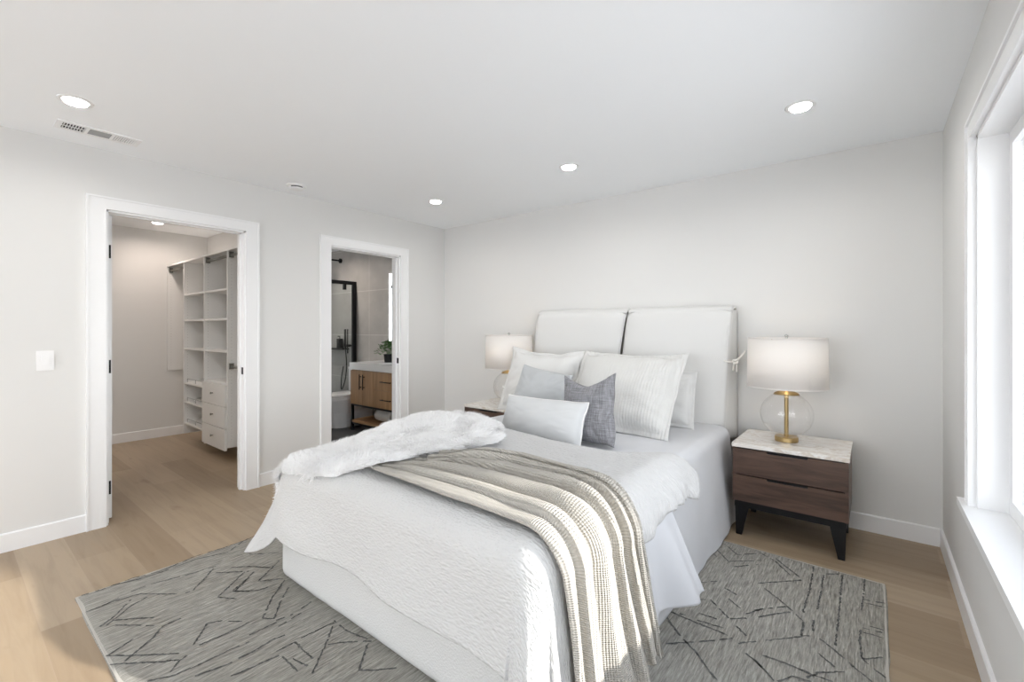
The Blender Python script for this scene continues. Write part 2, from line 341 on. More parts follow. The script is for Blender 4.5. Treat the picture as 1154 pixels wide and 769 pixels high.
# closet shell
CX, CY0, CY1 = -6.74, -.20, 2.16
struct('wall_closet_far', B((CX-.1, CX, CY0, CY1, 0, H)), 'wall')
struct('wall_closet_side', B((CX-.1, XL-T, CY1, CY1+.09, 0, H)), 'wall')
struct('wall_closet_near', B((CX-.1, XL-T, CY0-.1, CY0, 0, H)), 'wall')
# bathroom shell
BX, BY = -7.1, 3.75
struct('wall_bathroom_back', B((BX, XL-T, BY, BY+.12, 0, H)), 'tile')
struct('wall_bathroom_far', B((BX-.1, BX, CY1+.09, BY+.12, 0, H)), 'tilex')
struct('floor_bathroom', B((BX, XL-T+.03, CY1+.09, BY, 0, .006)), 'bathfloor')
# baseboards
def base(name, run, horizontal, face, inward):
    """run = (a0, a1) along the wall; face = wall plane; inward = +1 or -1"""
    bm = bmesh.new(); t, h = .014, .108
    for a0, a1 in run:
        prof = [(0, 0), (t, 0), (t, h-.006), (t-.005, h), (0, h)]
        va = []
        for a in (a0, a1):
            va.append([bm.verts.new((a, face+inward*p, z) if horizontal else (face+inward*p, a, z)) for p, z in prof])
        n = len(prof)
        for k in range(n): bm.faces.new((va[0][k], va[0][(k+1) % n], va[1][(k+1) % n], va[1][k]))
        bm.faces.new(va[0][::-1]); bm.faces.new(va[1])
    bmesh.ops.recalc_face_normals(bm, faces=bm.faces)
    return struct(name, bm, 'trim')
CW = .096
base('baseboard_left', [(YR, D1[0]-CW), (D1[1]+CW, D2[0]-CW), (D2[1]+CW, YB-.0)], False, XL, 1)
base('baseboard_back', [(XL+.014, XR-.014)], True, YB, -1)
base('baseboard_right', [(YR, YB)], False, XR, -1)
base('baseboard_closet_far', [(CY0, CY1)], False, CX, 1)
base('baseboard_closet_side', [(CX+.014, XL-T)], True, CY1, -1)
# door trims: casing boards, jamb lining with stop
def doorway(name, d):
    y0, y1, zt = d; x = XL
    r = thing(name, None, None, (0, 0, 0), kind='structure')
    c = .019; CT = .078
    bm = B((x, x+c, y0-CW, y0+.004, 0, zt+CT), (x, x+c, y1-.004, y1+CW, 0, zt+CT), (x, x+c, y0+.004, y1-.004, zt-.004, zt+CT))
    o = struct('casing', bm, 'trim', r, bevel=.0025)
    bm = B((x+c, x+c+.006, y0-CW, y0-CW+.012, 0, zt+CT), (x+c, x+c+.006, y1+CW-.012, y1+CW, 0, zt+CT), (x+c, x+c+.006, y0-CW+.012, y1+CW-.012, zt+CT-.012, zt+CT))
    struct('casing_edge', bm, 'trim', r, bevel=.002)
    j = .018
    bm = B((x-T-.004, x+.002, y0-.002, y0+j-.002, 0, zt), (x-T-.004, x+.002, y1-j+.002, y1+.002, 0, zt), (x-T-.004, x+.002, y0, y1, zt-j, zt+.001))
    struct('jamb', bm, 'trim', r, bevel=.0015)
    bm = B((x-.075, x-.040, y1-j-.012, y1-j+.003, 0, zt-j), (x-.075, x-.040, y0+j-.003, y1-j, zt-j-.006, zt-j+.001), (x-.075, x-.040, y0+j-.003, y0+j+.008, 0, zt-j))
    struct('door_stop', bm, 'trim', r, bevel=.001)
    bm = B((x-T-.022, x-T-.002, y0-CW, y0, 0, zt+CW), (x-T-.022, x-T-.002, y1, y1+CW-.02, 0, zt+CW), (x-T-.022, x-T-.002, y0, y1, zt, zt+CW))
    struct('inner_casing', bm, 'trim', r)
    struct('strike_plate', B((x-.036, x-.008, y1-j-.001, y1-j+.003, .935, .992)), 'blackmetal', r)
    return r
d1 = doorway('door_1', D1); doorway('door_2', D2)
# open closet door leaf
bm = B((XL-T-.84, XL-T+.012, D1[0]+.018, D1[0]+.054, .012, D1[2]-.022))
struct('door_leaf', bm, 'trim', d1, bevel=.002)
for z in (.22, 1.045, 1.83):
    struct('hinge', B((XL-T+.004, XL-T+.0165, D1[0]+.016, D1[0]+.048, z-.045, z+.045)), 'black', d1)
    bm = tube([(XL-T+.022, D1[0]+.014, z-.05), (XL-T+.022, D1[0]+.014, z+.05)], .006, 10)
    struct('hinge_pin', bm, 'black', d1, smooth=True)
# side window
wn = thing('window_1', None, None, kind='structure')
y0, y1, z0, z1 = W1; cw, c = .072, .022
struct('window_frame', B((XR-c, XR, y1-.002, y1+cw, z0, z1+cw), (XR-c, XR, y0-cw, y0+.002, z0, z1+cw), (XR-c, XR, y0, y1, z1, z1+cw)), 'trim', wn, bevel=.003)
struct('window_frame_edge', B((XR-c-.008, XR-c, y1+cw-.012, y1+cw, z0, z1+cw), (XR-c-.008, XR-c, y0-cw, y1+cw-.012, z1+cw-.012, z1+cw), (XR-c-.006, XR-c, y1-.002, y1+.008, z0, z1)), 'trim', wn, bevel=.002)
struct('window_jamb', B((XR-.002, xo-.02, y1-.016, y1, z0, z1), (XR-.002, xo-.02, y0, y0+.016, z0, z1), (XR-.002, xo-.02, y0, y1, z1-.016, z1)), 'trim', wn)
struct('window_sill', B((XR-.048, XR, y0-cw-.03, y1+cw+.04, z0-.030, z0), (XR, xo+.03, y0, y1, z0-.030, z0)), 'trim', wn, bevel=.004)
bm = bmesh.new(); yy = y1-.016; ym = 1.15
for a, b_ in ((ym, yy), (y0+.016, ym)):
    for q in ((a, a+.055, z0, z1-.016), (b_-.055, b_, z0, z1-.016), (a+.055, b_-.055, z0+.001, z0+.06), (a+.055, b_-.055, z1-.071, z1-.017)):
        box(bm, xo-.075, xo-.03, *q)
struct('window_sash', bm, 'trim', wn, bevel=.004)
struct('window_glass', B((xo-.056, xo-.050, y0+.06, ym-.05, z0+.055, z1-.068), (xo-.056, xo-.050, ym+.05, yy-.05, z0+.055, z1-.068)), 'pane', wn)
# unseen window behind the viewer, added to let in ambient daylight
wr = thing('window_rear_added', None, None, kind='structure')
bm = bmesh.new()
for a, b_ in ((-3.75, -1.95), (-1.95, -.15)):
    for q in ((a, a+.05, .08, 2.1), (b_-.05, b_, .08, 2.1), (a+.05, b_-.05, .081, .14), (a+.05, b_-.05, 2.04, 2.099)): box(bm, q[0], q[1], YR-.08, YR-.04, q[2], q[3])
struct('window_frame', bm, 'trim', wr, bevel=.003)
struct('window_glass', B((-3.70, -2.0, YR-.062, YR-.058, .14, 2.04), (-1.9, -.2, YR-.062, YR-.058, .14, 2.04)), 'pane', wr)
# ------------------------------------------------------------------ ceiling and wall fittings
def downlight(x, y, label, z=H, r=.058, power=3, group='recessed ceiling lights', col=(1, .97, .93)):
    t = thing('recessed_light', label, 'ceiling light', (x, y, z), group=group)
    obj('trim_ring', lathe([(r-.006, -.0005), (r-.004, -.004), (r+.012, -.003), (r+.014, 0), (r-.006, -.0005)]), 'trim', t, smooth=True)
    obj('diffuser', lathe([(0, -.0035), (r-.010, -.0035), (r-.005, -.001), (0, -.0008)]), 'lamp_on', t)
    l = light('downlight', 'AREA', (x, y, z-.012), power, col, (0, 0, 0), shape='DISK', size=.09); l.data.spread = math.radians(160)
    l.visible_camera = True
    return t
downlight(-3.24, .441, 'round recessed ceiling light beside the air vent, nearest the closet doorway')
downlight(-3.168, 2.858, 'round recessed ceiling light above the bathroom doorway corner')
downlight(-1.734, 2.852, 'round recessed ceiling light in the ceiling above the left half of the headboard')
downlight(-.301, 2.844, 'round recessed ceiling light above the bedside chest nearest the window')
downlight(-6.22, 1.513, 'round recessed light in the closet ceiling', group=None, power=5, col=(1, .84, .74))
downlight(-4.75, .55, 'added unseen recessed light in the closet ceiling near its doorway, brightening the shelving', group=None, power=9, col=(1, .93, .87))  # extra lamp hidden by the door head, added to brighten the shelving panels
t = thing('smoke_detector', 'round white smoke detector with a dark slot on the ceiling', 'smoke detector', (-3.716, 1.83, H))
obj('base_plate', lathe([(0, 0), (.074, 0), (.074, -.010), (.066, -.014), (0, -.014)]), 'plastic', t, smooth=False)
obj('dome', lathe([(.056, -.014), (.056, -.026), (.050, -.034), (.030, -.038), (0, -.038)]), 'plastic', t, smooth=True)
bm = bmesh.new()
for k in range(10):
    a = -1.2+k*.16
    tube([(.0565*math.cos(a), .0565*math.sin(a), -.020), (.0565*math.cos(a+.16), .0565*math.sin(a+.16), -.020)], .004, 6, bm)
obj('slot', bm, 'dark', t)
t = thing('air_vent', 'white rectangular air vent with three louvred sections in the ceiling', 'air vent', (-3.66, .605, H))
obj('frame', B((-.075, -.052, -.19, .19, -.006, 0), (.052, .075, -.19, .19, -.006, 0), (-.052, .052, -.19, -.165, -.006, 0), (-.052, .052, .165, .19, -.006, 0),
               (-.052, .052, -.066, -.050, -.006, 0), (-.052, .052, .050, .066, -.006, 0)), 'trim', t, bevel=.0015)
obj('cavity', B((-.052, .052, -.165, -.066, -.0012, -.0002)), 'dark', t)
obj('damper', B((-.052, .052, -.050, .050, -.0035, -.0002)), 'grillegrey', t)
obj('cavity', B((-.052, .052, .066, .165, -.0012, -.0002)), 'grillegrey', t)
for k in range(8):
    y = -.160+k*.0125
    obj('slat', B((-.052, .052, y, y+.0045, -.006, -.001)), 'grille', t)
for k in range(9):
    y = .070+k*.0108
    obj('slat', B((-.052, .052, y, y+.0068, -.006, -.001)), 'trim', t)
obj('slat', B((-.004, .0, -.165, -.066, -.006, -.001)), 'grille', t)
t = thing('light_switch', 'white rocker light switch on the wall beside the closet doorway', 'light switch', (XL, .405, 1.108))
obj('cover_plate', B((0, .006, -.038, .038, -.060, .060)), 'plastic', t, bevel=.003)
obj('rocker', B((.006, .0095, -.017, .017, -.034, .034)), 'plastic', t, bevel=.0015)
obj('dimmer_slider', B((.0095, .012, -.012, .012, -.030, -.022)), 'plastic', t, bevel=.001)

# ------------------------------------------------------------------ closet shelving
t = thing('closet_shelving', 'white built-in closet shelving with hanging rails, open shelves and three drawers', 'closet shelving', (0, 0, 0))
F0, FB, ZT, th = 1.73, CY1, 2.075, .019
def panel(x, zb, zt=ZT-th):
    hm = B((x-th/2, x+th/2, F0, FB, zb, zt))
    for yy in (F0+.035, FB-.05):
        z = zb+.06
        while z < zt-.05:
            s = .0022
            for sx in (x-th/2-.0004, x+th/2): box(hm, sx, sx+.0004, yy-s, yy+s, z-s, z+s, 1)
            z += .032
    return obj('side_panel', hm, 'melamine', t, extra=('hole',))
X = [-6.725, -6.133, -5.497, -4.88, -4.27]
panel(X[0], .80); panel(X[1], .12); panel(X[2], .10); panel(X[3], .17); panel(X[4], .80)
obj('top_shelf', B((CX+.002, X[4]+.01, F0-.006, FB, ZT-th, ZT)), 'melamine', t, bevel=.001)
for a, b_, zs in ((1, 2, (1.69, 1.40, 1.08)), (2, 3, (1.69, 1.40, 1.08, .765))):
    for z in zs: obj('shelf', B((X[a]+th/2, X[b_]-th/2, F0+.006, FB-.004, z-.0095, z+.0095)), 'melamine', t)
for z in (.69, .475, .235):     # tilted shoe shelves with a metal fence
    bm = bmesh.new(); v = box(bm, X[1]+th/2, X[2]-th/2, F0+.006, FB-.02, z-.0095, z+.0095)
    for q in v:
        if q.co.y > F0+.1: q.co.z += .05
    s = obj('shoe_shelf', bm, 'melamine', t)
    fm = tube(smoothpath([(X[1]+.06, F0+.02, z+.008), (X[1]+.06, F0+.02, z+.045), (X[1]+.1, F0+.02, z+.05), (X[2]-.1, F0+.02, z+.05), (X[2]-.06, F0+.02, z+.045), (X[2]-.06, F0+.02, z+.008)], 4), .0035, 8)
    tube([((X[1]+X[2])/2, F0+.02, z+.008), ((X[1]+X[2])/2, F0+.02, z+.05)], .0035, 8, fm)
    obj('shoe_fence', fm, 'chrome', s, smooth=True)
for k in range(3):
    z1_ = .755-k*.212; z0_ = z1_-.206
    d = obj('drawer', B((X[2]+.004, X[3]-.004, F0-.020, F0, z0_, z1_), (X[2]+.02, X[3]-.02, F0, FB-.06, z0_+.02, z1_-.03)), 'melamine', t, bevel=.002)
    xm = (X[2]+X[3])/2; zm = (z0_+z1_)/2+.01
    kb = lathe([(.006, 0), (.005, .012), (.011, .018), (.012, .023), (0, .026)], n=16)
    bmesh.ops.rotate(kb, verts=kb.verts, matrix=Matrix.Rotation(PI/2, 3, 'X')); bmesh.ops.translate(kb, verts=kb.verts, vec=(xm, F0-.020, zm))
    obj('knob', kb, 'satin', d, smooth=True)
def rod(x0, x1, z, yy=F0+.032):
    bm = tube([(x0, yy, z), (x1, yy, z)], .013, 12)
    r = obj('hanging_rail', bm, 'satin', t, smooth=True)
    for xa in (x0, x1-.012): obj('rail_bracket', B((xa, xa+.012, yy-.02, yy+.02, z-.022, z+.035)), 'satin', r, bevel=.003)
rod(X[0]+th/2, X[1]-th/2, ZT-.062); rod(X[2]+th/2, X[3]-th/2, ZT-.058); rod(X[3]+th/2, X[4]-th/2, ZT-.058); rod(X[3]+th/2, X[4]-th/2, .935)

# ------------------------------------------------------------------ bathroom
VY, VX0, VX1, VZ = 3.29, -5.262, -4.20, .875
t = thing('bathroom_vanity', 'oak bathroom vanity with a white basin top and black metal legs', 'vanity', (0, 0, 0))
obj('carcass', B((VX0+.006, VX1-.006, VY+.018, BY-.004, .345, .782)), 'oak', t, bevel=.002)
xs = [VX0+.004, -5.010+.0, -4.765, -4.335, VX1-.004]
xs = [VX0+.006, -4.985-.02, -4.765]
for k, (a, b_) in enumerate(((VX0+.006, -5.000), (-4.996, -4.768))):
    d = obj('door', B((a, b_, VY, VY+.018, .35, .775)), 'oak', t, bevel=.002)
    xm = -5.020+k*.070-.0
    obj('handle', tube([(xm-.0, VY-.028, .545), (xm, VY-.028, .735)], .006, 8), 'black', d, smooth=True)
    for zp in (.575, .705): obj('handle_post', tube([(xm, VY, zp), (xm, VY-.028, zp)], .005, 8), 'black', d)
for z0_, z1_ in ((.565, .775), (.35, .561)):
    for a, b_ in ((-4.764, -4.206),):
        d = obj('drawer', B((a, b_, VY, VY+.018, z0_, z1_)), 'oak', t, bevel=.002)
        zm = (z0_+z1_)/2-.0; xm = -4.50
        obj('handle', tube([(xm-.10, VY-.026, zm), (xm+.10, VY-.026, zm)], .006, 8), 'black', d, smooth=True)
        for xp in (xm-.08, xm+.08): obj('handle_post', tube([(xp, VY, zm), (xp, VY-.026, zm)], .005, 8), 'black', d)
# basin top: slab with a recessed rectangular bowl
bm = bmesh.new(); zt_, zb_ = VZ, VZ-.088
bx0, bx1, by0, by1 = -4.80, -4.32, VY+.07, BY-.13
box(bm, VX0-.006, bx0, VY-.008, BY-.002, zb_, zt_); box(bm, bx1, VX1+.004, VY-.008, BY-.002, zb_, zt_)
box(bm, bx0, bx1, VY-.008, by0, zb_, zt_); box(bm, bx0, bx1, by1, BY-.002, zb_, zt_); box(bm, bx0, bx1, by0, by1, zb_, zb_+.012)
obj('basin_top', bm, 'porcelain', t)
fa = tube(smoothpath([(-4.56, BY-.07, VZ), (-4.56, BY-.07, VZ+.14), (-4.56, BY-.09, VZ+.17), (-4.56, BY-.19, VZ+.165), (-4.56, BY-.20, VZ+.13)], 6), .011, 10)
tube([(-4.56, BY-.07, VZ), (-4.56, BY-.07, VZ+.012)], .024, 14, fa)
obj('faucet', fa, 'black', t, smooth=True)
for x in (VX0+.02, VX1-.02):
    for y in (VY+.02, BY-.03): obj('leg', B((x-.014, x+.014, y-.014, y+.014, .006, .345)), 'blackmetal', t)
for zr in (.325, .092): obj('rail', B((VX0+.034, VX1-.034, VY+.008, VY+.032, zr, zr+.02)), 'blackmetal', t)
obj('lower_shelf', B((VX0+.01, VX1-.01, VY+.006, BY-.02, .112, .142)), 'oak_h', t, bevel=.002)
# rolled towel: a spiral with the end facing the doorway
def towel_roll():
    n, L = 90, .30; V = []; xs_ = np.linspace(0, L, 8)
    th_ = np.linspace(0, 2*PI*3.2, n); r = .018+.062*th_/th_[-1]
    out = []
    for s in (0, .011):
        for x in xs_:
            e = 1-.03*((x/L-.5)*2)**4
            out.append(np.stack([np.full(n, x)+.004*np.sin(th_*2.3), (r+s)*np.cos(th_)*e*1.05, (r+s)*np.sin(th_)*e], -1))
    V = np.concatenate(out); m_ = len(xs_)*n
    F = np.concatenate([grid_faces(len(xs_), n), grid_faces(len(xs_), n, m_, True)]).tolist()
    for k in range(n-1):
        F.append([k, k+1, m_+k+1, m_+k]); q = (len(xs_)-1)*n; F.append([q+k+1, q+k, m_+q+k, m_+q+k+1])
    for a in (0, n-1):
        for i in range(len(xs_)-1): F.append([i*n+a, (i+1)*n+a, m_+(i+1)*n+a, m_+i*n+a])
    return V, F
V, F = towel_roll(); V = V + np.array([-4.86, VY+.16, .142+.092])
tag(npobj('rolled_towel', V, F, 'towel'), 'white towel rolled up on the lower shelf of the vanity', 'towel')
t = thing('potted_plant', 'small green leafy plant in a black pot on the vanity top', 'plant', (-4.885, 3.60, VZ))
obj('pot', lathe([(0, 0), (.050, 0), (.062, .105), (.056, .105), (.050, .09), (0, .088)], n=24), 'black', t, smooth=False)
obj('soil', lathe([(0, .0925), (.050, .0925), (.050, .089), (0, .089)], n=16), 'soil', t)
bm = bmesh.new(); rr = random.Random(3); sm = bmesh.new()
for k in range(150):
    a = rr.uniform(0, 2*PI); el = rr.uniform(.05, 1.45); R_ = rr.uniform(.09, .185)
    p = Vector((math.cos(a)*math.cos(el)*R_*.95, math.sin(a)*math.cos(el)*R_*.8, .10+math.sin(el)*R_*.95))
    if k % 4 == 0: tube([(0.01*math.cos(a), 0.01*math.sin(a), .09), (p.x*.5, p.y*.5, .09+(p.z-.09)*.7), p], .0012, 4, sm)
    d = (p-Vector((0, 0, .09))).normalized(); d = (d+Vector((rr.uniform(-.6, .6), rr.uniform(-.6, .6), rr.uniform(-.5, .3)))).normalized()
    s = d.cross(Vector((0, 0, 1))).normalized(); u = s.cross(d); L = rr.uniform(.032, .052); wd = L*.36
    q = [p, p+d*L*.35+s*wd+u*.004, p+d*L*.75+s*wd*.8+u*.002, p+d*L-u*.006, p+d*L*.75-s*wd*.8+u*.002, p+d*L*.35-s*wd+u*.004, p+d*L*.5-u*.004]
    v = [bm.verts.new(x) for x in q]
    for i in range(6): bm.faces.new((v[i], v[(i+1) % 6], v[6]))
obj('leaves', bm, 'leaf', t, smooth=True); obj('stems', sm, 'leaf', t)
t = thing('wall_mirror', 'frameless wall mirror with a lit white edge above the vanity', 'mirror', (0, 0, 0))
obj('mirror_glass', B((-5.00, -4.25, BY-.030, BY-.026, 1.165, 2.015)), 'mirror', t)
obj('backing', B((-5.01, -4.24, BY-.024, BY-.001, 1.16, 2.02)), 'grillegrey', t)
obj('light_strip', B((-5.035, -5.00, BY-.030, BY-.008, 1.145, 2.035), (-4.25, -4.215, BY-.030, BY-.008, 1.145, 2.035), (-5.00, -4.25, BY-.030, BY-.008, 2.015, 2.035), (-5.00, -4.25, BY-.030, BY-.008, 1.145, 1.165)), 'led', t)
# toilet
t = thing('toilet', 'white skirted toilet between the vanity and the glass shower screen', 'toilet', (-5.55, BY-.004, .006))
def dshape(wd, y0_, y1_, n=14):   # flat back at y1, round front at y0 (negative y)
    r = wd/2; p = [(r, y1_), (r, y0_+r*1.25)]
    for k in range(1, n): a = PI*k/n; p.append((r*math.cos(a), y0_+r*1.25-r*1.25*math.sin(a)))
    return p+[(-r, y0_+r*1.25), (-r, y1_)]
bm = bmesh.new(); rings = []
for z, wd, yf in ((0, .25, -.56), (.02, .255, -.565), (.20, .27, -.60), (.30, .33, -.655), (.37, .375, -.69), (.395, .38, -.69)):
    rings.append([bm.verts.new((x, y, z)) for x, y in dshape(wd, yf, -.02)])
for a, b_ in zip(rings, rings[1:]):
    for k in range(len(a)): bm.faces.new((a[k], a[(k+1) % len(a)], b_[(k+1) % len(a)], b_[k]))
bm.faces.new(rings[0][::-1]); bm.faces.new(rings[-1])
obj('bowl', bm, 'porcelain', t, bevel=.006)
bm = bmesh.new(); prism(bm, dshape(.385, -.70, -.20), .398, .414); obj('seat', bm, 'porcelain', t, bevel=.004)
bm = bmesh.new(); prism(bm, dshape(.38, -.698, -.20), .418, .440); obj('lid', bm, 'porcelain', t, bevel=.007)
obj('tank', B((-.19, .19, -.185, 0, .36, .74)), 'porcelain', t, bevel=.02, seg=3)
obj('tank_lid', B((-.195, .195, -.19, .0, .742, .772)), 'porcelain', t, bevel=.008)
# shower screen: black framed glass running from the tiled wall towards the doorway side
SX = -5.86
t = thing('shower_screen', 'black framed clear glass shower screen standing beside the toilet', 'shower screen', (0, 0, 0))
obj('wall_post', B((SX-.02, SX+.02, BY-.055, BY-.001, .006, 1.985)), 'blackmetal', t)
obj('top_rail', B((SX-.02, SX+.02, 2.40, BY-.055, 1.935, 1.985)), 'blackmetal', t)
obj('bottom_rail', B((SX-.02, SX+.02, 2.40, BY-.055, .006, .04)), 'blackmetal', t)
obj('end_post', B((SX-.02, SX+.02, 2.36, 2.40, .006, 1.985)), 'blackmetal', t)
obj('glass_panel', B((SX-.004, SX+.004, 2.40, BY-.055, .04, 1.935)), 'darkglass', t)
obj('roller_bracket', B((SX-.012, SX+.026, BY-.20, BY-.165, 1.86, 1.935)), 'black', t)
t = thing('rain_shower', 'black rain shower head on an arm from the tiled wall', 'shower head', (0, 0, 0))
sx = -6.25
obj('flange', tube([(sx, BY, 2.325), (sx, BY-.02, 2.325)], .035, 18), 'black', t)
obj('arm', tube([(sx, BY-.02, 2.325), (sx, BY-.40, 2.325)], .012, 10), 'black', t, smooth=True)
obj('head', lathe([(0, 0), (.015, 0), (.015, -.04), (.12, -.05), (.12, -.062), (0, -.062)], (sx, BY-.39, 2.32), 28), 'black', t)
t = thing('hand_shower', 'black hand shower with a hose hanging on a slide bar', 'hand shower', (0, 0, 0))
hx = -5.99
obj('slide_bar', tube([(hx, BY-.05, .95), (hx, BY-.05, 1.30)], .009, 10), 'black', t, smooth=True)
obj('bracket', tube([(hx, BY, 1.06), (hx, BY-.075, 1.06)], .018, 12), 'black', t)
obj('handset', tube([(hx+.0, BY-.085, 1.02), (hx, BY-.09, 1.30)], .015, 12), 'black', t, smooth=True)
obj('hose', tube(smoothpath([(hx, BY-.085, 1.02), (hx+.02, BY-.08, .80), (hx-.02, BY-.07, .60), (hx-.10, BY-.06, .46), (hx-.17, BY-.05, .42), (hx-.19, BY-.03, .60), (hx-.19, BY-.0, .75)], 6), .007, 8), 'black', t, smooth=True)
t = thing('shower_shelf', 'slim black shelf on the tiled wall inside the shower', 'shelf', (0, 0, 0))
obj('board', B((-6.62, -6.03, BY-.11, BY-.001, 1.0, 1.02)), 'black', t, bevel=.002)
t = thing('soap_bottle', 'dark rectangular soap bottle standing on the shower shelf', 'bottle', (-6.19, BY-.055, 1.02))
obj('body', B((-.035, .035, -.03, .03, 0, .14)), 'black', t, bevel=.006)
obj('pump', tube([(0, 0, .14), (0, 0, .175), (0, -.03, .175)], .006, 8), 'black', t)
downlight(-5.9, 3.0, 'round recessed light in the bathroom ceiling above the shower', group=None, power=12, col=(1, .89, .79))
# ------------------------------------------------------------------ rug
RX0, RX1, RY0, RY1, RT = -3.01, .052, .405, 2.985, .012
t = thing('area_rug', 'grey heathered wool rug with broken charcoal lines under the bed', 'rug', (0, 0, 0))
nu, nv = 150, 130
X_, Y_ = np.meshgrid(np.linspace(RX0, RX1, nu), np.linspace(RY0, RY1, nv), indexing='ij')
ex = .006*vnoise(X_*9, Y_*9, 1); ez = RT+.0012*fbm(X_*30, Y_*8, 0, 3)
edge = np.minimum(np.minimum(X_-RX0, RX1-X_), np.minimum(Y_-RY0, RY1-Y_)); ez = np.where(edge < .004, .001, ez)
V = np.stack([X_+np.where((X_-RX0 < .03) | (RX1-X_ < .03), ex, 0), Y_+np.where((Y_-RY0 < .03) | (RY1-Y_ < .03), ex, 0), ez], -1).reshape(-1, 3)
F = grid_faces(nu, nv); V = V.tolist(); F = F.tolist(); mi = [0]*len(F)
